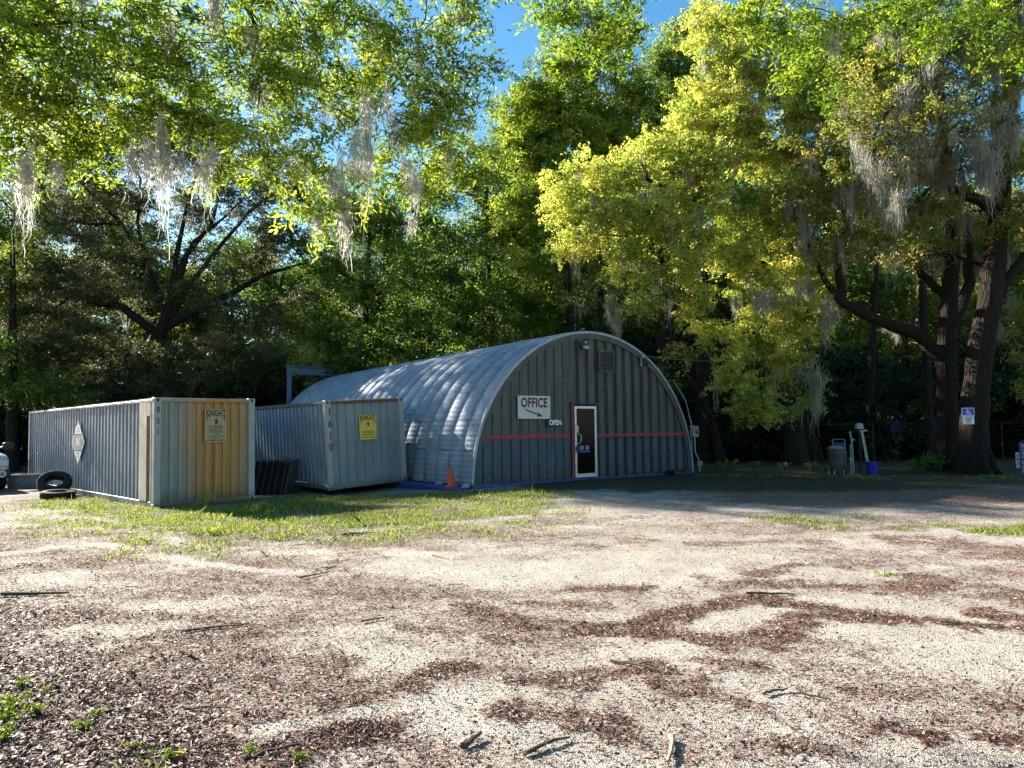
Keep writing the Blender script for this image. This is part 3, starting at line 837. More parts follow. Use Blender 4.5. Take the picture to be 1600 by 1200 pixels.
def arch(u, off=0.0):
    q = 1-((u-HR)/(HR+off))**2
    return (HH+off)*math.sqrt(q) if q > 0 else 0.0
# shell: broad rounded ribs running over the hut
NA = 96; PITCHR = 0.70; nr = int(HL/PITCHR)
ush = [0.0, 0.035, 0.09, 0.18, 0.32, 0.5, 0.68, 0.82, 0.91, 0.965]
vs = []; rows = []
for r_ in range(nr):
    for u in ush: rows.append((r_*PITCHR+u*PITCHR, 0.13*(math.sin(math.pi*u)**0.62 if u > 0 else 0)))
rows.append((nr*PITCHR, 0))
V = []
for (yy, off) in rows:
    for k in range(NA+1):
        a = math.pi*k/NA
        V.append((HR - (HR+off)*math.cos(a), yy, (HH+off)*math.sin(a)))
V = np.array(V); ii = np.arange(len(V)).reshape(len(rows), NA+1)
Fq = np.stack([ii[:-1,:-1], ii[1:,:-1], ii[1:,1:], ii[:-1,1:]], -1).reshape(-1, 4)
shell = np_mesh('ribbed_shell', V, Fq, M_SHELL, hut, None, smooth=True)
shell['label'] = 'ribbed galvanized arch shell with bluish stains'
try: shell.data.set_sharp_from_angle(angle=R(50))
except Exception: pass
# arch trim on the front edge
m = MB(); vs = []; fs = []
for k in range(NA+1):
    a = math.pi*k/NA
    for (rr, yy) in ((0.115, -0.03), (0.115, 0.02), (0.045, 0.02), (0.045, -0.03)):
        vs.append((HR-(HR+rr)*math.cos(a), yy, (HH+rr)*math.sin(a)))
for k in range(NA):
    for j in range(4):
        fs.append((k*4+j, k*4+(j+1) % 4, (k+1)*4+(j+1) % 4, (k+1)*4+j))
m.add(vs, fs); m.build('arch_trim', M_TRIM, hut)
m = MB(); vs = []; fs = []
for k in range(NA+1):
    a = math.pi*k/NA
    for (rr, yy) in ((0.042, -0.012), (0.042, 0.012), (-0.11, 0.012), (-0.11, -0.012)):
        vs.append((HR-(HR+rr)*math.cos(a), yy, (HH+rr)*math.sin(a)))
for k in range(NA):
    for j in range(4):
        fs.append((k*4+j, k*4+(j+1) % 4, (k+1)*4+(j+1) % 4, (k+1)*4+j))
m.add(vs, fs); m.build('wall_flashing', M_WALL, hut)
# front wall: wide pans left of the door, deep narrow ribs right of it
D0, D1, DT = 3.25, 4.20, 2.13
pl = Prof(0.30, 0.035, (0.80, 0.86, 0.90, 0.98))
m = MB(); corrugated(m, Vector((0.0, 0.03, 0)), Vector((1,0,0)), Vector((0,-1,0)), D0, lambda u: arch(u, -0.03), pl, 0.0)
pr = Prof(0.37, 0.10, (0.42, 0.50, 0.80, 0.92), 0.0)
kn = [0.1*i for i in range(60)]
corrugated(m, Vector((D0, 0.03, 0)), Vector((1,0,0)), Vector((0,-1,0)), HW-D0, lambda u: arch(u+D0, -0.03), pr, 0.0, gaps=((0, D1-D0, DT),))
m.build('end_wall', M_WALL, hut)
m = MB(); corrugated(m, Vector((0.0, HL-0.2, 0)), Vector((1,0,0)), Vector((0,1,0)), HW, lambda u: arch(u, -0.03), pl, 0.0)
m.build('rear_wall', M_WALL, hut)
m = MB(); m.box(0.22, D0-0.06, -0.004, 0.024, 1.20, 1.30); m.box(D1+0.03, HW-0.28, -0.004, 0.024, 1.20, 1.29); m.build('red_stripe', M_RED, hut)
m = MB(); m.bbox(-0.12, HW+0.12, -0.10, 0.0, -0.35, 0.045, 0.015); m.bbox(-0.62, -0.14, -0.06, 4.4, -0.35, -0.02, 0.02); m.bbox(HW+0.02, HW+0.5, 0.02, HL, -0.35, -0.02, 0.02); m.bbox(-0.5, -0.13, 4.42, HL, -0.35, -0.03, 0.02)
m.build('foundation', M_FOUND, hut)
# white feet of the shell ribs on the slab
for k in range(3):
    m = MB(); yy = 0.02+k*PITCHR; m.add([(-0.15,yy,-0.018),(-0.30,yy+0.10,-0.018),(-0.30,yy+0.20,-0.018),(-0.15,yy+0.26,-0.018),(-0.15,yy,0.07),(-0.15,yy+0.26,0.07)], [(0,3,2,1),(0,1,4),(1,2,5,4),(2,3,5),(0,4,5,3)])
    m.build('rib_foot_cover', M_TRIM, hut)
# door
dr = MB(); dr.bbox(D0+0.08, D0+0.15, -0.05, 0.04, 0.06, DT-0.03, 0.006); dr.bbox(D1-0.12, D1-0.05, -0.05, 0.04, 0.06, DT-0.03, 0.006)
dr.bbox(D0+0.152, D1-0.122, -0.05, 0.04, DT-0.11, DT-0.03, 0.006); dr.bbox(D0+0.152, D1-0.122, -0.05, 0.04, 0.06, 0.17, 0.006)
door = dr.build('door', M_ALU, hut)
m = MB(); m.box(D0-0.02, D0+0.075, -0.03, 0.05, 0.05, DT+0.02); m.build('door_jamb', M_REDD, hut)
m = MB(); m.box(D1-0.045, D1+0.02, -0.03, 0.05, 0.05, DT+0.02); m.bbox(D0-0.06, D1+0.06, -0.07, 0.05, DT+0.022, DT+0.07, 0.006); m.build('door_lintel', simple('dark steel', (0.05,0.055,0.055), 0.6), hut)
m = MB(); m.box(D0+0.15, D1-0.12, -0.012, 0.0, 0.17, DT-0.11)
t = NT('dark door glass'); M_GLASS = t.done(t.prin((0.003,0.0035,0.004), 0.10, 0, None, 0.08))
m.build('glass', M_GLASS, door)
m = MB(); m.tube([(D0+0.14,-0.05,1.02),(D0+0.20,-0.10,1.04),(D0+0.245,-0.12,1.10),(D0+0.25,-0.12,1.18),(D0+0.245,-0.12,1.24),(D0+0.20,-0.10,1.30),(D0+0.14,-0.05,1.31)], 0.013, 8); m.build('handle', M_ALU, door, True)
m = MB(); m.bbox(D0+0.085, D0+0.20, -0.07, -0.05, 1.34, 1.54, 0.006); m.build('lock_box', simple('off white lock', (0.5,0.5,0.47), 0.5), door)
m = MB(); m.bbox(D0+0.09, D0+0.24, -0.062, -0.05, 0.78, 0.96, 0.006); m.build('lock_plate', M_BLACK, door)
M_ST1 = simple('blue sticker', (0.03,0.08,0.32), 0.5, bump=0); 
for (sx0, sz0) in ((D0+0.36, 0.90), (D0+0.56, 0.90)):
    m = MB(); m.lathe([(0.001, 0), (0.062, 0), (0.062, 0.003), (0.001, 0.003)], 18, Matrix.Translation((sx0, -0.0125, sz0)) @ Matrix.Rotation(R(90), 4, 'X'))
    st = m.build('round_sticker', simple('pale blue sticker', (0.30,0.42,0.62), 0.5, bump=0), door)
    m = MB(); m.lathe([(0.001, 0), (0.036, 0), (0.036, 0.0015), (0.001, 0.0015)], 18, Matrix.Translation((sx0, -0.0160, sz0)) @ Matrix.Rotation(R(90), 4, 'X'))
    m.build('sticker_mark', M_ST1, st)
m = MB(); m.box(D0+0.27, D0+0.66, -0.0145, -0.0125, 0.77, 0.82); m.build('sticker_strip', M_ST1, door)
# vent
m = MB(); vx0, vx1, vz0, vz1 = 4.30, 4.92, 3.10, 3.76
for a in ((vx0,vx0+0.04,vz0,vz1),(vx1-0.04,vx1,vz0,vz1),(vx0+0.041,vx1-0.041,vz0,vz0+0.04),(vx0+0.041,vx1-0.041,vz1-0.04,vz1)):
    m.box(a[0], a[1], -0.05, 0.02, a[2], a[3])
vent = m.build('vent', M_WALL, hut)
for k in range(8):
    z = vz0+0.06+k*0.077
    m = MB(); m.add([(vx0+0.042,-0.045,z),(vx1-0.042,-0.045,z),(vx1-0.042,0.0,z+0.055),(vx0+0.042,0.0,z+0.055),(vx0+0.042,-0.045,z+0.012),(vx1-0.042,-0.045,z+0.012),(vx1-0.042,0.0,z+0.067),(vx0+0.042,0.0,z+0.067)],
        [(0,1,2,3),(7,6,5,4),(0,4,5,1),(1,5,6,2),(2,6,7,3),(3,7,4,0)])
    m.build('louvre', M_WALL, vent)
# flood light
m = MB(); m.bbox(3.62, 3.82, -0.05, -0.01, 3.80, 3.96, 0.01); fl = m.build('wall_lamp', simple('dark lamp housing', (0.03,0.03,0.03), 0.5), hut)
m = MB(); m.lathe([(0.055,0.0),(0.10,-0.02),(0.125,-0.09),(0.115,-0.10),(0.03,-0.08)], 20, Matrix.Translation((3.73,-0.14,3.86)) @ Matrix.Rotation(R(18),4,'X')); m.build('lamp_dome', M_TRIM, fl, True)
m = MB(); m.bbox(3.70, 3.78, -0.14, -0.05, 3.90, 3.99, 0.01); m.build('lamp_arm', M_TRIM, fl)
# cable head near the arch edge
m = MB(); m.tube([(6.02,-0.06,3.35),(6.02,-0.06,3.60),(6.04,-0.12,3.66)], 0.035, 10); m.lathe([(0.02,0.0),(0.07,0.01),(0.06,0.07),(0.02,0.10)], 14, Matrix.Translation((6.05,-0.12,3.60))); wh = m.build('cable_weatherhead', M_TRIM, hut, True)
m = MB()
for k in range(5):
    x0 = 6.0+0.05*k; m.tube([(x0,-0.12,3.58),(x0-0.03,-0.16,3.40+0.02*k),(x0+0.08,-0.15,3.33+0.03*k),(x0+0.20,-0.10,3.42+0.02*k)], 0.011, 5)
m.build('cable', M_BLACK, wh)
# meter box and conduits at the right corner
m = MB(); m.bbox(HW-0.05, HW+0.22, -0.20, -0.04, 1.13, 1.50, 0.015); mbx = m.build('electric_meter_box', M_GREYM, hut)
m = MB(); m.lathe([(0.001,0),(0.075,0),(0.075,0.03),(0.06,0.06),(0.001,0.07)], 20, Matrix.Translation((HW+0.12,-0.20,1.32)) @ Matrix.Rotation(R(90),4,'X')); m.build('meter_dial', simple('meter glass', (0.10,0.12,0.13), 0.1), mbx, True)
m = MB(); m.tube([(HW+0.09,-0.12,1.14),(HW+0.09,-0.12,0.70),(HW+0.13,-0.12,0.60),(HW+0.24,-0.14,0.42),(HW+0.27,-0.14,0.30),(HW+0.27,-0.14,-0.1)], 0.024, 10); m.build('conduit', simple('pale conduit', (0.26,0.27,0.26), 0.5), hut, True)
m = MB(); m.tube([(HW-0.02,-0.10,1.14),(HW-0.02,-0.10,0.5)], 0.012, 8); m.tube([(HW+0.0,-0.10,1.5),(HW-0.25,-0.09,2.3),(HW-0.80,-0.09,2.95)], 0.022, 8); m.build('conduit', M_GREYM, hut, True)
m = MB(); m.tube([(6.15,-0.05,0.62),(6.15,-0.10,0.62),(6.2,-0.12,0.62),(HW-0.2,-0.12,0.60)], 0.018, 8); m.build('water_pipe', simple('blue grey pipe', (0.06,0.08,0.11), 0.5), hut, True)

HM = hut.matrix_basis.copy()
def on_wall(name, label, x, z, y=-0.012):
    th = thing(name, label, 'sign'); th.matrix_world = HM @ Matrix.Translation((x, y, z)); return th
# OFFICE sign
M_DRED = simple('dark red lettering', (0.11,0.008,0.02), 0.5, bump=0, var=0.15)
M_SIGNW = simple('off white sign board', (0.50,0.50,0.46), 0.45, var=0.08, bump=0.03)
sg = on_wall('office_sign', 'white sign with dark red OFFICE and an arrow, left of the hut door', 1.36, 1.74)
m = MB(); m.bbox(0, 1.10, -0.02, 0, 0, 0.62, 0.006); m.build('board', M_SIGNW, sg)
m = MB()
for a in ((0,0.02,0,0.62),(1.08,1.10,0,0.62),(0.021,1.079,0,0.02),(0.021,1.079,0.60,0.62)): m.box(a[0],a[1],-0.026,-0.0205,a[2],a[3])
m.build('sign_rim', M_ALU, sg)
text_obj('lettering', 'OFFICE', 0.34, M_DRED, sg, (0.55, -0.022, 0.425), bold=0.013, ext=0.0015, sx=0.80, sy=1.05, spacing=1.04)
m = MB(); Ma = Matrix.Translation((0.24, 0, 0.245)) @ Matrix.Rotation(R(17.5), 4, 'Y')
m.prism([(0,-0.018),(0.44,-0.018),(0.44,-0.062),(0.64,0.0),(0.44,0.062),(0.44,0.018),(0,0.018)], -0.0235, -0.0205, Ma); m.build('arrow', M_DRED, sg)
WS = MB()
m = MB()
for k in range(27):      # fixing screws along the foot and the girts of the front wall
    u_ = 0.45+0.28*k
    for zz_ in (0.16, 1.62, 2.7):
        if zz_ < arch(u_)-0.25 and not (D0-0.1 < u_ < D1+0.1 and zz_ < 2.3):
            WS.lathe([(0.001,0),(0.014,0),(0.012,0.008),(0.001,0.010)], 7, Matrix.Translation((u_, 0.022-pl(u_)*0, zz_)) @ Matrix.Rotation(R(90),4,'X'))
for bx in (0.04, 1.06):
    for bz in (0.04, 0.58): m.lathe([(0.001,0),(0.012,0),(0.012,0.006),(0.001,0.007)], 8, Matrix.Translation((bx,-0.0255,bz)) @ Matrix.Rotation(R(90),4,'X'))
m.build('screws', M_BLACK, sg)
ws_ = WS.build('wall_screws', M_TRIM, hut)
so_ = on_wall('open_sign', 'small black sign with white OPEN, under the right end of the OFFICE sign', 2.33, 1.52, -0.036)
m = MB(); m.bbox(0, 0.58, -0.02, 0, 0, 0.205, 0.006); m.build('board', M_BLACK, so_)
text_obj('lettering', 'OPEN', 0.20, simple('white lettering', (0.75,0.75,0.74), 0.5, bump=0), so_, (0.29, -0.0225, 0.102), bold=0.008, ext=0.0015, sx=0.84)
# ------------------------------------------------------------------ loose objects
def wp(px, Y, dz=0.0):
    """a point standing on the ground at distance Y in the column px"""
    p = at(px, 680, Y); return Vector((p.x, Y, gzf(p.x, Y)+dz))

# traffic cone
cw = HM @ Vector((-0.34, 0.62, 0.0))
cone = thing('traffic_cone', 'small leaning orange traffic cone on the blue slab beside the hut', 'traffic cone', (cw.x, cw.y, HZ-0.016), (R(2), R(-7), R(20)))
M_OR = simple('orange cone rubber', (0.75,0.075,0.02), 0.5, var=0.12, scale=12, bump=0.05)
m = MB(); m.bbox(-0.16, 0.16, -0.16, 0.16, 0.0, 0.03, 0.01); m.build('base', M_OR, cone)
m = MB(); m.lathe([(0.125,0.03),(0.105,0.05),(0.03,0.46),(0.022,0.49),(0.012,0.49)], 24); m.build('cone_body', M_OR, cone, True)

# tyres
M_TYRE = simple('old tyre rubber', (0.010,0.010,0.011), 0.92, var=0.4, scale=18, bump=0.5)
M_RIM = simple('rusty steel rim', (0.16,0.13,0.11), 0.6, 0.4, var=0.5, scale=14)
def tyre(name, label, loc, rot, R0=0.50, W=0.25, rim=False, group='old tyres'):
    th = thing(name, label, 'tyre', loc, rot, group)
    m = MB(); h = W/2
    m_prof = [(R0*0.56,-h*0.75),(R0*0.62,-h),(R0*0.88,-h),(R0*0.97,-h*0.82),(R0,-h*0.5),(R0,-h*0.08),(R0*0.975,-h*0.06),(R0*0.975,h*0.06),(R0,h*0.08),(R0,h*0.5),(R0*0.97,h*0.82),(R0*0.88,h),(R0*0.62,h),(R0*0.56,h*0.75),(R0*0.60,h*0.5),(R0*0.9,h*0.3),(R0*0.9,-h*0.3),(R0*0.60,-h*0.5),(R0*0.56,-h*0.75)]
    n = 44; vs = []; fs = []
    for (r, z) in m_prof:
        for k in range(n):
            t_ = 2*math.pi*k/n; rr = r*(1.0 + (0.012 if (k % 2 and r > R0*0.96) else 0)); vs.append((rr*math.cos(t_), rr*math.sin(t_), z))
    for i in range(len(m_prof)-1):
        for k in range(n):
            k2 = (k+1) % n; fs.append((i*n+k, i*n+k2, (i+1)*n+k2, (i+1)*n+k))
    m.add(vs, fs); m.build('tread_ring', M_TYRE, th, True)
    if rim:
        m = MB(); m.lathe([(R0*0.57,-h*0.7),(R0*0.52,-h*0.6),(R0*0.48,0.0),(R0*0.2,0.03),(R0*0.18,0.05),(0.001,0.05)], 24); m.build('rim', M_RIM, th, True)
    return th
p = wp(84, 20.4); tyre('old_tyre', 'large truck tyre leaning on the long container side', (p.x, p.y+0.1, p.z+0.34), (R(38), 0, R(30)), 0.43, 0.25)
p = wp(93, 19.5); tyre('old_tyre', 'old tyre lying flat in front of the leaning truck tyre', (p.x, p.y, p.z+0.11), (R(3), R(2), 0.3), 0.42, 0.20)
CM2 = c2.matrix_basis.copy()
p = CM2 @ Vector((-0.40, 2.15, 0)); tyre('old_tyre', 'dark tyre with rim leaning on the shorter container beside dark sheets', (p.x, p.y, gzf(p.x, p.y)+0.43), (R(82), 0, R(39+78)), 0.43, 0.22, True)
p = CM2 @ Vector((-0.30, 2.9, 0)); tyre('old_tyre', 'dark tyre half hidden behind another tyre by the shorter container', (p.x, p.y, gzf(p.x, p.y)+0.46), (R(80), 0, R(39+84)), 0.46, 0.24)

# leaning stack of dark sheets between the containers
M_SH = [simple('dark weathered sheet', (0.035,0.04,0.065), 0.5, 0.3, var=0.4, scale=9), simple('dark brown sheet', (0.05,0.035,0.045), 0.55, 0.2, var=0.4), simple('grey sheet edge', (0.14,0.13,0.13), 0.5, 0.3, var=0.4)]
for i in range(17):
    a = 0.062*i
    q = wp(404+0.0, 20.0); base = wp(444, 19.9)
    lx = base.x - a*1.0; ly = base.y + a*0.12 + random.uniform(-0.02, 0.02)
    m = MB(); hh = 0.98+random.uniform(-0.03, 0.02); dd = 0.85
    Mx = Matrix.Rotation(R(11+random.uniform(-1.2, 1.2)), 4, 'Y')
    n = 8; vs = []; fs = []
    for j in range(n+1):      # lightly corrugated sheet seen on edge
        yy = dd*j/n; ox = 0.008*(1 if j % 2 else -1)
        vs += [(ox,yy,0),(ox+0.012,yy,0),(ox,yy,hh),(ox+0.012,yy,hh)]
    for j in range(n):
        b = 4*j; fs += [(b,b+4,b+6,b+2),(b+1,b+3,b+7,b+5),(b+2,b+6,b+7,b+3),(b,b+1,b+5,b+4)]
    fs += [(0,2,3,1),(4*n,4*n+1,4*n+3,4*n+2)]
    m.add(vs, fs, Mx)
    o = m.build('metal_sheet', M_SH[(i*7) % 3 if i else 2], None)
    o.location = (lx, ly, gzf(lx, ly)-0.01)
    tag(o, 'thin dark metal sheet on edge in a tilted row between the two containers', 'metal sheet', 'dark sheets stacked on edge between the containers')

# blue steel frame behind the hut
M_STEEL = simple('blue grey steel', (0.07,0.13,0.26), 0.5, 0.2, var=0.25)
fr = thing('steel_frame', 'blue steel portal frame with open channel beams behind the hut', 'steel frame')
A = at(452, 571, 34.6); ang = R(20)
fr.location = (A.x, A.y, gzf(A.x, A.y)); fr.rotation_euler = (0, 0, R(30))
HF = A.z - fr.location.z
for (x0, y0) in ((0,0),(6.0,0)):
    m = MB(); m.bbox(x0-0.10, x0+0.10, y0-0.10, y0+0.10, -0.1, HF-0.46, 0.01); m.build('post', M_STEEL, fr)
for y0 in (0,):
    m = MB(); m.box(-0.12, 6.2, y0-0.13, y0+0.13, HF-0.06, HF); m.box(-0.12, 6.2, y0-0.03, y0+0.03, HF-0.40, HF-0.062); m.box(-0.12, 6.2, y0-0.13, y0+0.13, HF-0.458, HF-0.402)
    m.build('beam', M_STEEL, fr)

# white pickup at the left edge, facing the viewer, only its corner in view
car = thing('parked_pickup', 'white pickup with black mirror, only its front corner in view at the left edge', 'pickup', (-16.35, 21.6, gzf(-16.35, 21.6)), (0, 0, R(46)))
M_CARW = simple('white car paint', (0.62,0.63,0.60), 0.25, var=0.05, scale=3, bump=0.0, coat=0.4)
M_PLAST = simple('black plastic', (0.02,0.021,0.024), 0.5, var=0.2)
def loft(secs, name, mat, parent, smooth=True):
    m = MB(); vs = []; fs = []; n = len(secs[0])
    for s in secs: vs += s
    for i in range(len(secs)-1):
        for k in range(n):
            k2 = (k+1) % n; fs.append((i*n+k, (i+1)*n+k, (i+1)*n+k2, i*n+k2))
    fs.append(tuple(range(n))); fs.append(tuple((len(secs)-1)*n+k for k in range(n-1,-1,-1)))
    m.add(vs, fs); return m.build(name, mat, parent, smooth)
def sec(y, hw, z0, z1, r=0.10):
    return [(-hw+0.04,y,z0),(hw-0.04,y,z0),(hw,y,z0+0.10),(hw,y,z1-r),(hw-r*0.4,y,z1-r*0.3),(hw-r*1.2,y,z1),(-hw+r*1.2,y,z1),(-hw+r*0.4,y,z1-r*0.3),(-hw,y,z1-r),(-hw,y,z0+0.10)]
loft([sec(0.02,0.86,0.52,0.98),sec(0.12,0.93,0.45,1.08),sec(0.6,0.97,0.42,1.14),sec(1.5,0.98,0.42,1.20),sec(3.2,0.98,0.42,1.18),sec(5.2,0.96,0.45,1.18),sec(5.3,0.94,0.5,1.15)], 'body', M_CARW, car)
loft([sec(1.45,0.86,1.19,1.22,0.02),sec(2.15,0.76,1.19,1.80,0.10),sec(3.1,0.75,1.18,1.84,0.10),sec(3.5,0.80,1.18,1.30,0.05)], 'cab', M_CARW, car)
m = MB(); m.add([(-0.72,1.62,1.335),(0.72,1.62,1.335),(0.64,2.06,1.72),(-0.64,2.06,1.72)], [(0,1,2,3)]); m.build('windscreen', M_GLASS, car)
m = MB()
for s in (-1, 1): m.add([(s*0.845,1.9,1.26),(s*0.825,3.2,1.26),(s*0.765,3.05,1.72),(s*0.77,2.25,1.72)], [(0,1,2,3)])
m.build('side_window', M_GLASS, car)
m = MB(); m.bbox(-0.95, 0.95, -0.14, 0.03, 0.42, 0.66, 0.04); m.build('front_bumper', M_PLAST, car)
m = MB(); m.bbox(-0.52, 0.52, -0.02, 0.03, 0.70, 0.98, 0.02); m.build('grille', M_PLAST, car)
for s in (-1, 1):
    m = MB(); m.bbox(s*0.74-0.17, s*0.74+0.17, -0.03, 0.06, 0.76, 0.97, 0.03); m.build('headlight', simple('headlight lens', (0.62,0.62,0.56), 0.2, bump=0, var=0.05), car)
    m = MB(); m.lathe([(0.001,0),(0.11,0),(0.11,0.02),(0.07,0.03),(0.001,0.02)], 20, Matrix.Translation((s*0.72,-0.138,0.54)) @ Matrix.Rotation(R(90),4,'X')); f_ = m.build('fog_light_ring', M_CARW, car, True)
    m = MB(); m.lathe([(0.001,0),(0.06,0),(0.05,0.03),(0.001,0.035)], 16, Matrix.Translation((s*0.72,-0.160,0.54)) @ Matrix.Rotation(R(90),4,'X')); m.build('fog_lamp', M_GREYM, f_, True)
    m = MB(); m.tube([(s*0.86,1.75,1.28),(s*1.0,1.70,1.32),(s*1.08,1.68,1.34)], 0.04, 8); m.bbox(s*1.20-0.16, s*1.20+0.16, 1.60, 1.76, 1.26, 1.50, 0.04); m.build('mirror', M_PLAST, car)
    for yy in (0.95, 4.2):
        Mw = Matrix.Translation((s*0.88, yy, 0.37)) @ Matrix.Rotation(R(90), 4, 'Y')
        m = MB(); m.lathe([(0.20,-0.11),(0.33,-0.11),(0.37,-0.08),(0.37,0.08),(0.33,0.11),(0.20,0.11)], 28, Mw); wl = m.build('wheel', M_TYRE, car, True)
        m = MB(); m.lathe([(0.001,0.06*s+0.05*s),(0.20,0.115*s),(0.205,0.10*s)] if s > 0 else [(0.205,-0.10),(0.20,-0.115),(0.001,-0.11)], 20, Mw); m.build('rim', M_ALU, wl, True)

# low blue grey trough by the far corner of the long container
p = wp(38, 23.2)
tr = thing('metal_trough', 'low blue grey steel trough at the far end of the long container', 'trough', p, (0, 0, R(10)))
m = MB()
for a in ((-0.45,0.45,0,0.05,0,0.42),(-0.45,0.45,0.85,0.9,0,0.42),(-0.45,-0.40,0.051,0.849,0,0.42),(0.40,0.45,0.051,0.849,0,0.42),(-0.399,0.399,0.051,0.849,0.0,0.05)): m.box(*a)
m.build('tub', M_C1_SIDE, tr)
m = MB()
for a in ((-0.49,0.49,-0.04,-0.002,0.38,0.44),(-0.49,0.49,0.902,0.94,0.38,0.44),(-0.49,-0.452,0.0,0.9,0.38,0.44),(0.452,0.49,0.0,0.9,0.38,0.44)): m.box(*a)
m.build('rim', M_C1_SIDE, tr)

# ---- things in the shade on the right
YR = 21.6
p = wp(1305, YR)
dm = thing('smoker_drum', 'dark drum with pale domed lid on short legs, left of the pump', 'drum', p)
M_DRUM = simple('sooty brown drum', (0.05,0.048,0.04), 0.6, 0.3, var=0.5, scale=6, grime=(0.07,0.04,0.03))
m = MB(); m.lathe([(0.19,0.10),(0.225,0.13),(0.24,0.30),(0.243,0.31),(0.24,0.32),(0.24,0.60),(0.243,0.61),(0.24,0.62),(0.235,0.78)], 28); m.build('drum_body', M_DRUM, dm, True)
m = MB(); m.lathe([(0.245,0.77),(0.25,0.79),(0.20,0.83),(0.10,0.86),(0.001,0.865)], 28); m.build('lid', M_GREYM, dm, True)
for a in (0.6, 2.4, 4.0, 5.4):
    m = MB(); m.tube([(0.20*math.cos(a),0.20*math.sin(a),0.16),(0.23*math.cos(a),0.23*math.sin(a),-0.02)], 0.02, 6); m.build('leg', M_GREYM, dm)

p = wp(1316, YR+1.2)
ch = thing('folding_chair', 'grey framed chair with blue back behind the drum', 'chair', p, (0, 0, 0.2))
for x0 in (-0.22, 0.22):
    m = MB(); m.tube([(x0,0.22,0),(x0,0.16,0.45),(x0,0.20,1.02)], 0.016, 6); m.build('back_leg', M_GREYM, ch)
    m = MB(); m.tube([(x0,-0.22,0),(x0,-0.20,0.45)], 0.016, 6); m.build('front_leg', M_GREYM, ch)
m = MB(); m.tube([(-0.22,0.20,1.02),(0.22,0.20,1.02)], 0.016, 6); m.build('top_bar', M_GREYM, ch)
m = MB(); m.bbox(-0.2, 0.2, 0.17, 0.19, 0.62, 0.92, 0.005); m.build('backrest', simple('blue fabric', (0.03,0.05,0.16), 0.8), ch)
m = MB(); m.bbox(-0.22, 0.22, -0.2, 0.16, 0.43, 0.46, 0.008); m.build('seat', simple('dark seat fabric', (0.02,0.03,0.06), 0.8), ch)

M_WP = simple('weathered white paint', (0.30,0.30,0.285), 0.6, var=0.25, scale=12)
p = wp(1327.5, YR-0.1)
st = thing('water_standpipe', 'grey hand pump on a base plate with a curved hose', 'pump', p)
m = MB(); m.bbox(-0.15, 0.15, -0.12, 0.12, 0, 0.02, 0.005); m.build('base_plate', M_GREYM, st)
m = MB(); m.tube([(0,0,0.02),(0,0,0.40)], 0.032, 10); m.build('pipe', M_GREYM, st)
m = MB(); m.tube([(0,0,0.40),(0,0,0.45),(-0.04,-0.02,0.455)], [0.045,0.045,0.03], 10); m.build('spout', M_WP, st)
m = MB(); m.tube([(-0.05,-0.02,0.44),(-0.12,-0.02,0.38),(-0.17,-0.02,0.22),(-0.18,-0.03,0.05)], 0.012, 6); m.build('hose', M_BLACK, st)

p = wp(1331, YR+0.5)
po = thing('white_post', 'split white pole standing upright between the drum and the bucket', 'post', p)
m = MB(); m.tube([(-0.06,0,0.42),(-0.06,0,0.86),(-0.055,0,0.87)], 0.018, 6); m.tube([(0.0,0,0.0),(0.0,0,0.6),(-0.01,0,0.95),(-0.06,0,1.28)], 0.024, 8); m.build('pole', M_WP, po)
m = MB(); m.bbox(-0.03, 0.06, -0.03, 0.03, 0.98, 1.03, 0.005); m.build('clip', M_WP, po)

p = wp(1343, YR+0.8)
mb_ = thing('lamp_on_post', 'dark post topped with a small pale box lamp', 'lamp post', p)
m = MB(); m.tube([(0,0,0),(0,0,1.34)], 0.04, 8); m.build('post', simple('dark post', (0.012,0.012,0.012), 0.8), mb_)
m = MB(); vs = [(-0.10,-0.08,1.342),(0.12,-0.08,1.342),(0.12,0.08,1.342),(-0.10,0.08,1.342),(-0.10,-0.07,1.52),(0.08,-0.07,1.52),(0.08,0.07,1.52),(-0.10,0.07,1.52)]
m.add(vs, [(0,3,2,1),(4,5,6,7),(0,1,5,4),(1,2,6,5),(2,3,7,6),(3,0,4,7)]); m.build('lamp_head', M_WP, mb_)

p = wp(1356, YR+0.2)
pk = thing('white_board', 'white plank with a crosspiece leaning back above the blue bucket', 'plank', p)
m = MB(); Mk = Matrix.Rotation(R(-5), 4, 'Y') @ Matrix.Rotation(R(-6), 4, 'X'); m.bbox(-0.04, 0.04, -0.012, 0.012, 0.0, 1.30, 0.004, Mk); m.build('plank', M_WP, pk)
m = MB(); m.bbox(-0.06, 0.16, -0.02, -0.0125, 1.27, 1.32, 0.003, Mk); m.build('crosspiece', M_WP, pk)
p = wp(1361, YR-0.5)
bk = thing('blue_bucket', 'blue plastic bucket standing in the shade', 'bucket', p)
M_BUCK = simple('blue plastic', (0.01,0.012,0.26), 0.4, var=0.1, bump=0)
m = MB(); prof = [(0.13,0.0),(0.165,0.36),(0.175,0.36),(0.175,0.38),(0.155,0.38),(0.12,0.02)]
n = 28; vs = []; fs = []
m.lathe(prof, 28); m.build('bucket_body', M_BUCK, bk, True)
m = MB(); m.tube([(-0.17,0,0.36),(-0.20,-0.06,0.46),(-0.26,-0.09,0.56)], 0.008, 6); m.build('bail', M_WP, bk)

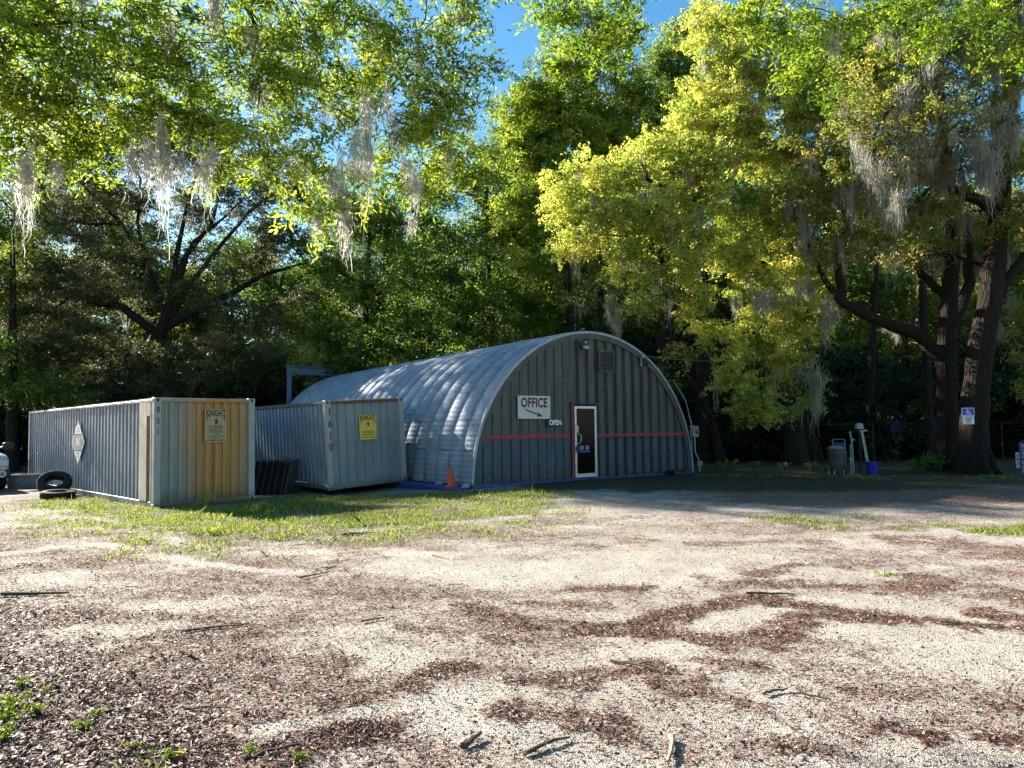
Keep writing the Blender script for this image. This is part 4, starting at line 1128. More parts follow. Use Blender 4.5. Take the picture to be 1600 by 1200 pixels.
# small utility box and dark tray by the hut corner
p = wp(1092, 24.6)
o = MB().bbox(-0.09, 0.09, -0.05, 0.05, 0.14, 0.30, 0.01).bbox(-0.02, 0.02, -0.02, 0.02, -0.05, 0.138, 0.004).build('utility_box', M_GREYM)
o.location = p; tag(o, 'small grey utility box on a stub beside the hut', 'utility box')
q = HM @ Vector((7.15, -0.38, 0))
o = MB().bbox(-0.30, 0.30, -0.16, 0.16, 0, 0.14, 0.03).bbox(-0.2, 0.2, -0.1, 0.1, 0.141, 0.17, 0.01).build('black_box', M_BLACK)
o.location = (q.x, q.y, gzf(q.x, q.y)); o.rotation_euler = (0,0,HA); tag(o, 'low black box on the ground against the right end of the hut front', 'box')

# wire fence across the back of the yard
fn = thing('wire_fence', 'low wire fence with a pale top rail running behind the right of the yard', 'fence')
M_FEN = simple('dull fence steel', (0.018,0.02,0.018), 0.7)
f0 = wp(1090, 30.5); f1 = wp(1900, 26.0); L = (f1-f0).length; nP = 9
fp = [f0.lerp(f1, i/(nP-1)) for i in range(nP)]
for q in fp:
    q.z = gzf(q.x, q.y)
    m = MB(); m.tube([(q.x,q.y,q.z-0.1),(q.x,q.y,q.z+1.55)], 0.022, 6); m.build('post', M_FEN, fn)
m = MB()
for a, b in zip(fp[:-1], fp[1:]): m.tube([a+Vector((0,-0.04,1.50)), b+Vector((0,-0.04,1.50))], 0.014, 6)
m.build('top_rail', M_FEN, fn)
m = MB()
for k in range(8):
    for a, b in zip(fp[:-1], fp[1:]): m.tube([a+Vector((0,-0.04,0.15+0.17*k)), b+Vector((0,-0.04,0.15+0.17*k))], 0.004, 3)
m.build('wires', M_FEN, fn)
M_RAG = simple('blue cloth', (0.008,0.01,0.07), 0.9)
for px, lab in ((1398, 'dark blue rag hanging on the fence left of the tree trunks'), (1466, 'dark blue rag hanging on the fence beside the left trunk')):
    q = at(px, 662, 28.6 if px < 1430 else 28.1)
    m = MB(); vs = []; fs = []
    for i in range(6):
        for j in range(6):
            vs.append((-0.2+0.08*i+0.02*math.sin(j), 0.05*math.sin(i*1.9+j*0.4)-0.07, 0.10-0.09*j*(1+0.1*math.sin(i*2))))
    for i in range(5):
        for j in range(5): fs.append((i*6+j,i*6+j+1,(i+1)*6+j+1,(i+1)*6+j))
    nv = len(vs); vs += [(x, y+0.006, z) for x, y, z in vs]; fs += [tuple(nv+i for i in reversed(f)) for f in fs]
    m.add(vs, fs); o = m.build('blue_rag', M_RAG); o.location = q; tag(o, lab, 'rag')

# service wire from the hut to the trees
m = MB(); a = HM @ Vector((6.05,-0.12,3.66)); b = at(1260, 540, 27)
pts = [a.lerp(b, i/14)-Vector((0,0,0.35*math.sin(math.pi*i/14))) for i in range(15)]
m.tube(pts, 0.010, 5); o = m.build('service_wire', M_GREYM); tag(o, 'thin overhead wire running from the hut gable into the trees', 'wire')

# sign on the right edge, lettering turned on its side
q = wp(1603, 19.6)
bs = thing('blue_sign', 'blue board with white letters turned sideways at the right edge', 'sign', (q.x, q.y, q.z), (0, 0, R(-6)))
m = MB(); m.bbox(-0.19, 0.30, 0, 0.03, 0.05, 0.95, 0.008); m.build('board', simple('dark blue sign paint', (0.01,0.018,0.12), 0.5, var=0.15), bs)
m = MB(); m.box(-0.15,-0.12,0.031,0.06,-0.1,0.9); m.box(0.22,0.25,0.031,0.06,-0.1,0.9); m.build('stake', MAT_STICK, bs)
text_obj('lettering', 'FOR SALE', 0.20, M_WP, bs, (-0.055, -0.002, 0.50), (R(90), R(-90), 0), bold=0.006, ext=0.0015, sx=0.92)
q = wp(1588, 19.3)
ws = thing('small_placard', 'small white placard with dark marks beside the blue sideways sign', 'sign', q, (0, 0, R(4)))
m = MB(); m.bbox(-0.055, 0.055, 0, 0.012, 0.26, 0.68, 0.004); m.build('board', M_WP, ws)
m = MB(); m.box(-0.012, 0.012, 0.0125, 0.03, -0.1, 0.6); m.build('stake', MAT_STICK, ws)
m = MB()
for (z0, z1, x0, x1) in ((0.33,0.37,-0.03,0.0),(0.38,0.41,-0.02,0.03),(0.46,0.52,-0.03,0.025),(0.55,0.57,-0.03,0.0),(0.58,0.62,-0.02,0.03)): m.box(x0, x1, -0.002, -0.0005, z0, z1)
m.build('printed_marks', M_BLACK, ws)

# accessible parking sign fixed to the big trunk
q = at(1513, 650, 20.4)
hs = thing('parking_sign', 'blue and white wheelchair parking sign on the big right tree trunk', 'sign', (q.x-0.0, q.y, q.z), (0, 0, R(3)))
M_BLUE = simple('sign blue', (0.012,0.025,0.42), 0.4, var=0.05, bump=0)
m = MB(); m.bbox(-0.19, 0.19, 0, 0.006, 0.005, 0.235, 0.003); m.build('blue_plate', M_WHITE, hs)
m = MB(); m.bbox(-0.175, 0.175, -0.002, -0.0002, 0.02, 0.222, 0.0008); m.build('blue_field', M_BLUE, hs)
m = MB(); m.bbox(-0.175, 0.175, 0, 0.006, -0.235, 0.0, 0.003); m.build('white_plate', M_WHITE, hs)
m = MB(); cx, cz = -0.005, 0.095; ro, ri = 0.056, 0.040
for k in range(20):          # wheel: open ring
    a0 = R(100) + R(290)*k/20*1.0; a1 = R(100)+R(290)*(k+1)/20
    P4 = [(cx+ro*math.cos(a0),cz+ro*math.sin(a0)),(cx+ro*math.cos(a1),cz+ro*math.sin(a1)),(cx+ri*math.cos(a1),cz+ri*math.sin(a1)),(cx+ri*math.cos(a0),cz+ri*math.sin(a0))]
    m.prism(P4, -0.004, -0.0022)
m.lathe([(0.001,0),(0.015,0),(0.015,0.0015),(0.001,0.0015)], 12, Matrix.Translation((-0.015,-0.0024,0.197)) @ Matrix.Rotation(R(90),4,'X'))
m.prism([(-0.022,0.182),(-0.004,0.182),(0.0,0.115),(0.045,0.112),(0.066,0.058),(0.088,0.068),(0.092,0.055),(0.056,0.038),(0.035,0.095),(-0.02,0.097)], -0.004, -0.0022)
m.prism([(-0.006,0.158),(0.035,0.158),(0.035,0.146),(-0.006,0.146)], -0.0052, -0.0041)
m.build('wheelchair_symbol', M_WHITE, hs)
for txt, zz in (('PARKING BY', -0.045), ('DISABLED', -0.095), ('PERMIT', -0.145), ('ONLY', -0.195)):
    text_obj('lettering', txt, 0.048, M_INK, hs, (0, -0.0015, zz), bold=0.001, ext=0.001, sx=0.95)

# ------------------------------------------------------------------ trees
def barkmat(name, a, b, scale=1.0):
    t = NT(name); v = t.coord((9*scale, 9*scale, 1.0*scale))
    n = t.noise(v, 1.6, 8, 0.72, 0.8); vo = t.n('ShaderNodeTexVoronoi', feature='DISTANCE_TO_EDGE'); vo.inputs['Scale'].default_value = 1.6; t.l(v, vo.inputs['Vector'])
    c = t.ramp(n, [(0.3, a), (0.7, b)])
    c = t.mix(t.ramp(vo.outputs['Distance'], [(0.0, 0.35), (0.10, 0)]), c, tuple(q*0.35 for q in a))
    h = t.math('ADD', n, t.math('MULTIPLY', vo.outputs['Distance'], 1.5))
    return t.done(t.prin(c, 0.9, 0, t.bump(h, 1.0, 0.12), 0.2))
M_BARK = barkmat('grey brown bark', (0.018,0.014,0.011), (0.05,0.039,0.03))
M_BARKR = barkmat('reddish bark', (0.014,0.010,0.0075), (0.048,0.031,0.023))
L_NEAR = leafmat('laurel oak leaves', [(0,(0.05,0.09,0.015)),(0.4,(0.14,0.205,0.028)),(0.75,(0.28,0.34,0.05)),(1,(0.44,0.46,0.09))], 0.52, 1.8)
L_LIME = leafmat('bright lime leaves', [(0,(0.06,0.11,0.015)),(0.5,(0.15,0.23,0.025)),(1,(0.32,0.38,0.05))], 0.50, 1.7)
L_YEL = leafmat('yellow green oak leaves', [(0,(0.09,0.145,0.03)),(0.35,(0.26,0.315,0.06)),(0.7,(0.49,0.51,0.115)),(1,(0.56,0.47,0.13))], 0.56, 1.75)
L_MID = leafmat('mid green leaves', [(0,(0.03,0.062,0.013)),(0.45,(0.08,0.145,0.026)),(0.8,(0.18,0.25,0.045)),(1,(0.33,0.37,0.07))], 0.45, 1.6)
L_LITE = leafmat('light green leaves', [(0,(0.05,0.085,0.012)),(0.4,(0.13,0.19,0.022)),(0.8,(0.26,0.32,0.04)),(1,(0.38,0.40,0.07))], 0.48, 1.7)
L_OLIVE = leafmat('olive oak leaves', [(0,(0.07,0.09,0.02)),(0.5,(0.20,0.215,0.045)),(1,(0.38,0.31,0.09))], 0.5, 1.7)
L_DARK = leafmat('dark live oak leaves', [(0,(0.032,0.045,0.016)),(0.5,(0.095,0.108,0.042)),(1,(0.25,0.22,0.10))], 0.42, 1.6)
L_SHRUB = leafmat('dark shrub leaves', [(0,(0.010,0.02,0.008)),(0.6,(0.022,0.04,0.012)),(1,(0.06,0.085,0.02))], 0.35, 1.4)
M_PALE = leafmat('moss with painted sunlight', [(0,(0.30,0.285,0.24)),(0.5,(0.48,0.46,0.40)),(1,(0.68,0.66,0.59))], 0.5, 1.6)  # lighter copy of the grey moss, sunlight put into its colour
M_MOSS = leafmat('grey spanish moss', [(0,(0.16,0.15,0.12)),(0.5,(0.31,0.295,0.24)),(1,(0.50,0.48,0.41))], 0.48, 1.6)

def crv(a, b, n, sag=0.0, wob=0.1, rng=random):
    L = (b-a).length; pts = []
    o1 = Vector((rng.uniform(-1,1), rng.uniform(-1,1), rng.uniform(-1,1)))*wob*L
    o2 = Vector((rng.uniform(-1,1), rng.uniform(-1,1), rng.uniform(-1,1)))*wob*L*0.5
    for i in range(n+1):
        k = i/n
        pts.append(a.lerp(b, k) + o1*math.sin(math.pi*k) + o2*math.sin(2*math.pi*k) + Vector((0,0,sag*L*math.sin(math.pi*k))))
    return pts

def moss_ribbons(hang, n_str, Lr, wd, rng, spf=0.12):
    """hanging strands: hang (m,3) roots; each bunch a tapering beard of thin ribbons"""
    P = []; 
    K = 9
    out = []
    for h in hang:
        L = rng.uniform(Lr[0], Lr[1])*(0.5+rng.random())
        ns = int(n_str*rng.uniform(0.6, 1.4)); sp = (0.03 if spf > 0.05 else 0.010)+spf*L*rng.uniform(0.4, 1.3)
        o = rng.normal(size=(ns, 3))*np.array([sp, sp, 0.06])
        l = L*(1-np.clip(np.hypot(o[:, 0], o[:, 1])/(2.4*sp), 0, 0.85))*rng.uniform(0.35, 1.0, ns)
        st = h + o; st[:, 2] -= rng.random(ns)*L*0.35
        ang = rng.random(ns)*np.pi
        wx, wy = np.cos(ang)*wd*0.5, np.sin(ang)*wd*0.5
        path = np.zeros((ns, K, 3)); path[:, 0] = st
        jx = np.cumsum(rng.normal(size=(ns, K, 2))*0.024, 1)
        for k in range(1, K):
            path[:, k, 2] = st[:, 2]-l*k/(K-1)
            path[:, k, 0] = h[0]+(st[:, 0]-h[0])*(1-0.55*k/(K-1))+jx[:, k, 0]
            path[:, k, 1] = h[1]+(st[:, 1]-h[1])*(1-0.55*k/(K-1))+jx[:, k, 1]
        tp = (np.linspace(1, 0.25, K))[None, :]*rng.uniform(0.4, 1.7, (ns, K))
        A = path.copy(); B = path.copy()
        A[:, :, 0] += wx[:, None]*tp; A[:, :, 1] += wy[:, None]*tp
        B[:, :, 0] -= wx[:, None]*tp; B[:, :, 1] -= wy[:, None]*tp
        out.append(np.stack([A, B], 2))         # ns,K,2,3
    Vv = np.concatenate(out, 0); n = len(Vv)
    base = (np.arange(n)*K*2)[:, None]
    k = np.arange(K-1)*2
    Fm = np.stack([base+k, base+k+1, base+k+3, base+k+2], -1).reshape(-1, 4)
    tint = np.repeat(np.clip(rng.normal(0.5, 0.25, n), 0, 1), K*2)
    return Vv.reshape(-1, 3), Fm, tint

def tree(name, label, trunk, puffs, leaf, L=0.12, W=0.055, cover=2.0, bark=None, moss=0.0, moss_len=(0.5,1.4), group=None,
         clusters=1.0, cr=0.42, attach=(0.35, 1.0), seed=1, extra_limbs=(), flat=0.55, lw=1.0, moss_w=0.02, moss_n=34, droop=0.15, twig=True, cat='tree', upb=0.5, core=True):
    """trunk: [(Vector, radius)...] in the world; puffs: [(centre, (rx,ry,rz), weight)]"""
    bark = bark or M_BARK
    rg = random.Random(seed); rn = np.random.default_rng(seed)
    base = trunk[0][0].copy(); base.z = gzf(base.x, base.y)
    th = thing(name, label, cat, base, group=group)
    tp = [(p-base, r) for p, r in trunk]
    tp[0] = (Vector((tp[0][0].x, tp[0][0].y, -0.15)), tp[0][1])
    # smooth trunk
    pts, rad = [], []
    for i in range(len(tp)-1):
        for k in range(5):
            q = k/5; pts.append(tp[i][0].lerp(tp[i+1][0], q)+Vector((rg.uniform(-1,1),rg.uniform(-1,1),0))*tp[i][1]*0.08); rad.append((tp[i][1]*(1-q)+tp[i+1][1]*q)*rg.uniform(0.96,1.05))
    pts.append(tp[-1][0]); rad.append(tp[-1][1])
    if len(rad) > 2: rad[0] *= 1.35; rad[1] *= 1.08
    m = MB(); m.tube(pts, rad, 14)
    if trunk[0][1] > 0.24:      # root flare
        for q in range(7):
            a = q*0.9+rg.uniform(-0.3, 0.3); r0 = trunk[0][1]; ca_, sa_ = math.cos(a), math.sin(a); e = r0*rg.uniform(1.5, 2.0)
            m.tube([Vector((ca_*r0*0.55, sa_*r0*0.55, r0*2.2)), Vector((ca_*r0*0.95, sa_*r0*0.95, r0*0.9)), Vector((ca_*r0*1.2, sa_*r0*1.2, r0*0.28)), Vector((ca_*e, sa_*e, -0.06))], [r0*0.42, r0*0.40, r0*0.30, r0*0.10], 8)
    m.build('trunk', bark, th, True)
    skel = [(pts[i], rad[i]) for i in range(len(pts))]
    mbr = MB()
    for lp in extra_limbs:
        q = [(p-base, r) for p, r in lp]; P2, R2 = [], []
        for i in range(len(q)-1):
            for k in range(4):
                f = k/4; P2.append(q[i][0].lerp(q[i+1][0], f)+Vector((rg.uniform(-1,1),rg.uniform(-1,1),rg.uniform(-1,1)))*q[i][1]*0.2); R2.append(q[i][1]*(1-f)+q[i+1][1]*f)
        P2.append(q[-1][0]); R2.append(q[-1][1])
        mbr.tube(P2, R2, 10); skel += list(zip(P2, R2))
    zmin = pts[int(len(pts)*attach[0])].z
    cand = [s for s in skel if s[0].z >= zmin-0.01]
    CL = []; CR = []; CW = []; hang = []
    for (c, r, wgt) in puffs:
        c = Vector(c)-base
        best = min(cand, key=lambda s: (s[0]-c).length + 0.9*max(0, s[0].z-c.z+0.5) + rg.uniform(0, 0.8))
        Ln = (best[0]-c).length
        lp = crv(best[0], c, 7, 0.06, 0.09, rg)
        r0 = min(best[1]*0.7, 0.035+0.018*Ln)*lw; rr = [r0*(1-0.72*i/7) for i in range(8)]
        mbr.tube(lp, rr, 7)
        cand += [(lp[i], rr[i]) for i in range(3, 8)]
        nc = max(4, int(clusters*9*(r[0]*r[1]*r[2])**(1/3.)**1 * (r[0]/1.2)**1.0))
        for _ in range(nc):
            while True:
                u = np.array([rg.uniform(-1,1) for _ in range(3)])
                l = np.linalg.norm(u)
                if 0.25 < l < 1: break
            u = u*(l**(-0.25))*rg.uniform(0.85, 1.05)
            q = c + Vector((u[0]*r[0], u[1]*r[1], u[2]*r[2]))
            j = rg.randint(3, 7)
            sp = crv(lp[j], q, 4, 0.03, 0.12, rg)
            mbr.tube(sp, [rr[j]*0.45, rr[j]*0.33, rr[j]*0.25, 0.011, 0.008], 4, cap=False)
            CL.append(np.array(q)); CR.append(cr*rg.uniform(0.55, 1.35)); CW.append(wgt)
            CL.append(np.array(sp[3])*0.6+np.array(q)*0.4); CR.append(cr*rg.uniform(0.4, 0.8)); CW.append(wgt*0.5)
            if rg.random() < moss: hang.append(np.array(sp[rg.randint(2, 4)]))
            if rg.random() < moss*0.5: hang.append(np.array(lp[j])+rn.normal(size=3)*0.1)
    mbr.build('branches', bark, th, False)
    CL = np.array(CL); CR = np.array(CR); CW = np.array(CW)
    nl = np.maximum(6, (cover*CW*np.pi*CR**2*1.0/(0.25*L*W)*0.5)).astype(int)
    rep = np.repeat(np.arange(len(CL)), nl)
    # several short sprays per cluster so that the outline frays
    ns = 7; dirs = rn.normal(size=(len(CL), ns, 3)); dirs[:, :, 2] = dirs[:, :, 2]*0.6 - droop; dirs /= np.linalg.norm(dirs, axis=2)[:, :, None]
    k = rn.integers(0, ns, len(rep)); d = dirs[rep, k]; s = rn.random(len(rep))**0.7
    P = CL[rep] + d*(s*CR[rep]*1.75)[:, None] + rn.normal(size=(len(rep), 3))*(CR[rep]*(0.24-0.10*s))[:, None]*np.array([1, 1, flat+0.2])
    V_, F_ = leaf_quads(P, L*rn.uniform(0.5, 1.45, len(P)), W*rn.uniform(0.7, 1.25, len(P)), upb, 0.22, rn, droop=0.2)
    ct = rn.normal(0.5, 0.25, len(CL))
    tint = np.clip(ct[rep] + rn.normal(0, 0.17, len(rep)), 0, 1)
    np_mesh('crown', V_, F_, leaf, th, {'tint': np.repeat(tint, 4)})
    if hang:
        Vm, Fm, tm = moss_ribbons(hang, moss_n, moss_len, moss_w, rn)
        np_mesh('spanish_moss', Vm, Fm, M_MOSS, th, {'tint': tm})['kind'] = 'stuff'
    return th

def P_(px, py, d, r, w=1.0, fl=0.8): return (at(px, py, d), (r, r, r*fl), w)
V3 = Vector
# --- foreground boughs reaching in from trees that stand outside the picture
tree('overhanging_oak', 'near oak whose moss hung boughs reach over the containers from the upper left',
     [(V3((-11.5,5.5,0)),0.42),(V3((-11.2,5.9,3)),0.36),(V3((-10.6,6.6,6)),0.30),(V3((-9.6,7.4,8.5)),0.18)],
     [P_(40,40,9,1.1),P_(150,30,9.5,1.1),P_(270,40,10,1.0),P_(60,150,9,0.95),P_(170,150,9.4,0.95),P_(280,150,10,0.8),P_(90,205,9.2,0.6),P_(30,215,9,0.5),P_(190,165,9.6,0.6),P_(300,215,9.8,0.55),P_(325,265,9.6,0.3),
      P_(-60,120,8.5,1.2),P_(-80,0,8.5,1.4),P_(130,90,11,1.2,0.8),P_(250,100,12,1.2,0.8),P_(100,250,9.4,0.3)],
     L_NEAR, L=0.12, W=0.034, cover=1.1, moss=0.05, moss_len=(0.3,0.8), cr=0.27, seed=3, droop=0.45, clusters=2.4, upb=0.3, moss_w=0.012, moss_n=80)
tree('overhanging_oak', 'near oak whose leafy boughs fill the top centre left above the hut roof',
     [(V3((-5.5,-3.5,0)),0.40),(V3((-5.2,-2.8,4)),0.33),(V3((-4.4,-1.0,8)),0.26),(V3((-3.6,3.5,9.8)),0.18),(V3((-2.8,7.5,9.6)),0.12)],
     [P_(400,40,10,0.9),P_(390,140,10,0.7),P_(420,230,10,0.65),P_(450,270,10,0.5),P_(485,325,9.8,0.25),P_(480,60,10.5,1.0),P_(500,160,10.5,0.9),P_(530,240,10.5,0.7),P_(570,60,11,1.1),P_(600,160,11,1.0),P_(660,60,11,1.0),P_(700,130,11,0.9),P_(700,30,10.5,0.7),
      P_(640,230,11.5,0.9),P_(700,230,12,0.8),P_(740,270,12.5,0.7),P_(600,290,11.5,0.5),P_(380,80,13,1.3,0.8),P_(520,110,13,1.3,0.8)],
     L_NEAR, L=0.12, W=0.034, cover=1.1, moss=0.035, moss_len=(0.3,0.8), cr=0.27, seed=5, droop=0.45, attach=(0.55,1.0), clusters=2.2, upb=0.3, moss_w=0.012, moss_n=80)
tree('overhanging_oak', 'near tree whose lime green boughs hang into the top edge right of centre',
     [(V3((9.5,0.5,0)),0.40),(V3((9.2,1.5,4)),0.33),(V3((8.2,4,8)),0.26),(V3((6.5,7.5,10)),0.16),(V3((4.5,9.5,10.3)),0.10)],
     [P_(880,15,11,0.5),P_(910,50,11,0.55),P_(950,20,11.5,0.7),P_(960,70,11.5,0.4),P_(862,30,11,0.25),
      P_(1180,20,12,0.8),P_(1260,40,12,0.9),P_(1340,30,12,0.9),P_(1300,90,12,0.6),P_(1240,110,12,0.45),P_(1420,30,12.5,0.9),P_(1590,40,12,0.8),P_(1500,20,12.5,0.7)],
     L_LIME, L=0.12, W=0.04, cover=1.15, moss=0.03, moss_len=(0.3,0.7), cr=0.30, seed=8, attach=(0.55,1.0), clusters=2.0, upb=0.3, moss_w=0.012, moss_n=80)

# beards of moss hanging from the near boughs, where the photograph has them
def beard(px, py, d, length, n, spread, lab):
    A = at(px, py+22, d-0.6); rn = np.random.default_rng(int(px*7+py))
    hang = [np.array([rn.normal(0, spread*1.1), rn.normal(0, spread), 0.12+rn.random()*0.3]) for _ in range(n)]
    Vm, Fm, tm = moss_ribbons(hang, 75, (length*1.3, length*1.8), 0.012, rn, 0.018)
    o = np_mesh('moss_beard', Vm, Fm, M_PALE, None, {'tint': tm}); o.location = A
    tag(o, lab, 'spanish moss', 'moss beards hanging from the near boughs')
beard(45,255,9.2,0.62,2,0.05,'pale moss beard hanging at the far upper left')
beard(80,270,9.2,0.40,1,0.03,'short pale moss beard right of the far left one')
beard(205,235,9.6,0.50,1,0.03,'thin moss beard hanging left of the long thick one')
beard(228,240,9.6,0.42,1,0.03,'slim moss beard just left of the long thick one')
beard(249,195,9.8,0.92,2,0.05,'long thick brown grey moss beard above the rust stained container')
beard(275,245,9.8,0.40,2,0.04,'moss beard between two longer ones above the first container')
beard(312,250,9.8,0.62,3,0.07,'broad pale moss beard right of the long thick one')
beard(585,150,10.6,1.10,3,0.09,'long brown moss beard hanging in the middle of the near boughs')
beard(545,230,10.5,0.85,3,0.10,'wide grey moss beard above the hut roof')
beard(520,290,10.4,0.75,2,0.06,'long moss beard hanging down toward the leaning container')
beard(498,350,10.2,0.50,1,0.02,'thin pointed moss beard, leftmost of three above the hut roof')
beard(540,320,10.4,0.55,1,0.03,'thin pale moss beard, rightmost of three above the hut roof')
beard(642,270,11.4,0.60,2,0.05,'moss beard hanging between the near boughs and the green trees')
beard(640,330,11.6,0.45,1,0.04,'short low moss beard in front of the green trees')
beard(330,0,10,0.55,2,0.05,'lilac grey moss beard at the top edge against the sky')

# --- big old oak on the right, reddish trunk, moss laden crown
tree('moss_hung_oak', 'massive reddish trunked oak at the right edge carrying a wheelchair sign',
     [(V3((at(1521,700,21).x,21,0)),0.40),(at(1522,640,21),0.37),(at(1538,520,21),0.34),(at(1552,430,21),0.31),(at(1562,330,21),0.27),(at(1572,200,21),0.21),(at(1585,60,21),0.2),(at(1590,-80,21),0.1)],
     [P_(1340,190,19.5,1.3),P_(1420,120,20,1.4),P_(1500,90,20,1.4),P_(1560,130,19.5,1.2),P_(1470,190,19.5,1.2),P_(1400,250,20,1.2),P_(1500,250,20,1.1),P_(1590,230,20,1.1),P_(1330,290,21,1.2),P_(1420,330,21,1.1),P_(1510,330,22,1.0,0.8),
      P_(1380,50,21,1.3),P_(1620,80,20,1.5),P_(1460,20,21,1.3),P_(1650,300,21,1.6),P_(1560,20,20,1.2),P_(1440,400,23,1.0,0.8),P_(1620,380,22,0.8,0.7),P_(1390,380,23.5,1.0),P_(1560,400,24,1.0),P_(1500,400,25,1.1),P_(1610,480,24,1.2),P_(1640,580,24,1.2),P_(1600,330,20,0.9),P_(1460,310,20.5,0.9),P_(1540,200,19,0.9)],
     L_OLIVE, L=0.11, W=0.05, cover=1.15, bark=M_BARKR, moss=0.34, moss_len=(0.6,1.3), cr=0.40, seed=12, clusters=1.1, moss_w=0.018, moss_n=95,
     extra_limbs=[[(at(1560,330,21),0.2),(at(1500,300,20.5),0.14),(at(1430,270,20.3),0.09),(at(1360,230,20),0.05)],
                  [(at(1548,470,21),0.16),(at(1600,400,21),0.12),(at(1680,330,21),0.08)]])
tree('moss_hung_oak', 'dark oak left of the massive trunk with one thick limb reaching far to the left',
     [(V3((at(1478,700,22.5).x,22.5,0)),0.33),(at(1480,620,22.5),0.29),(at(1478,555,22.5),0.28),(at(1484,470,22.5),0.25),(at(1488,380,22.6),0.22),(at(1480,260,22.8),0.2),(at(1470,140,23),0.1)],
     [P_(1270,230,22,1.4),P_(1320,330,22,1.2),P_(1300,390,22,0.9),P_(1240,320,22,1.2),P_(1400,210,23,1.3),P_(1290,140,23,1.4),P_(1360,100,24,1.4),P_(1460,150,24,1.3)],
     L_OLIVE, L=0.11, W=0.05, cover=1.15, bark=M_BARKR, moss=0.36, moss_len=(0.7,1.7), cr=0.42, seed=15, clusters=1.1, moss_w=0.018, moss_n=95,
     extra_limbs=[[(at(1478,560,22.5),0.24),(at(1430,520,22.4),0.20),(at(1370,500,22.3),0.17),(at(1318,475,22.2),0.15),(at(1308,410,22.2),0.13),(at(1325,350,22.2),0.09),(at(1300,280,22),0.05)],
                  [(at(1318,475,22.2),0.12),(at(1290,440,22),0.09),(at(1262,380,22),0.05)],
                  [(at(1486,470,22.6),0.15),(at(1440,430,23),0.12),(at(1425,380,23.2),0.09)],
                  [(at(1482,520,22.6),0.2),(at(1515,440,23),0.17),(at(1508,340,23),0.13)]])

# --- yellow green oak in front of the wood, right of the hut
tree('yellow_oak', 'sunlit yellow green oak spreading over the right end of the hut',
     [(V3((at(1243,700,27).x,27,0)),0.38),(at(1235,600,27),0.32),(at(1215,500,26.5),0.28),(at(1200,380,26),0.22),(at(1190,250,25.5),0.16),(at(1190,120,25),0.09)],
     [P_(905,275,24,1.1),P_(960,330,24,1.3),P_(905,380,23.8,0.8),P_(1000,250,25,1.2),P_(1040,330,23.5,1.3),P_(985,410,23.5,1.0),P_(1050,415,23.2,1.0),P_(930,330,23.6,0.9),
      P_(1100,180,25,1.3),P_(1080,260,24,1.3),P_(1150,120,25,1.3),P_(1140,220,24,1.3),P_(1130,320,23.5,1.2),P_(1180,40,25.5,1.4),P_(1120,30,26,1.2),P_(1240,130,25,1.3),P_(1210,250,24,1.2),P_(1130,390,23,1.1),P_(1200,360,23.2,1.1),
      P_(1050,215,25,1.0),P_(1000,470,23,0.55),P_(1090,470,22.8,0.8),P_(1180,440,23,0.9),P_(1240,420,23.2,0.9),P_(1150,400,23,0.7),
      P_(1175,520,22.8,1.0,1.0,1.1),P_(1145,590,22.7,0.7,1.0,1.1),P_(1185,620,22.7,0.7),P_(1225,570,22.9,0.9,0.9),P_(1240,500,23,1.0,0.9),P_(1110,520,23,0.6),P_(1222,640,22.8,0.35,0.9),P_(1160,640,22.8,0.3),P_(1270,500,23.2,0.8,0.7),P_(1290,300,24,1.2),P_(1120,60,24.5,1.4),P_(1200,90,24,1.4),P_(1270,60,24.5,1.4),P_(1110,130,24.5,1.2),P_(1300,180,24,1.3),P_(1250,180,23.5,1.1),P_(1170,180,23.8,1.2),P_(1080,350,23,0.9),P_(1000,330,23.2,1.0),P_(1230,310,23,1.1),P_(1340,60,24,1.3),P_(1340,140,21.5,1.1),P_(1390,60,21.5,1.2),P_(1400,150,20.5,0.9,0.8),P_(1330,220,21.5,1.0,0.9),P_(1450,80,20.5,1.0,0.8),P_(1520,40,20.5,0.9,0.7),P_(1290,430,22.8,0.8,0.6,1.2),P_(1260,470,22.6,0.7,0.7,1.3),P_(1210,480,22.6,0.7,0.8,1.2),P_(1240,560,22.6,0.5,0.8,1.4),P_(1160,560,22.5,0.6,1.0,1.2),P_(1190,650,22.5,0.35),P_(1265,610,22.6,0.35,0.8,1.4),P_(880,320,24.2,0.9),P_(950,280,24.3,1.0)],
     L_YEL, L=0.095, W=0.05, droop=0.4, cover=1.55, moss=0.09, moss_len=(0.5,1.3), cr=0.30, seed=21, clusters=3.0, moss_w=0.02, moss_n=40, upb=0.6,
     extra_limbs=[[(at(1230,560,27),0.2),(at(1130,480,25.5),0.15),(at(1060,420,24.5),0.10),(at(980,370,24),0.05)],
                  [(at(1225,540,26.8),0.18),(at(1200,520,24.5),0.12),(at(1180,545,23.2),0.07),(at(1170,590,22.9),0.03)],
                  [(at(1205,420,26),0.16),(at(1110,330,25),0.11),(at(1010,280,24.5),0.06)]])
M_TW = None

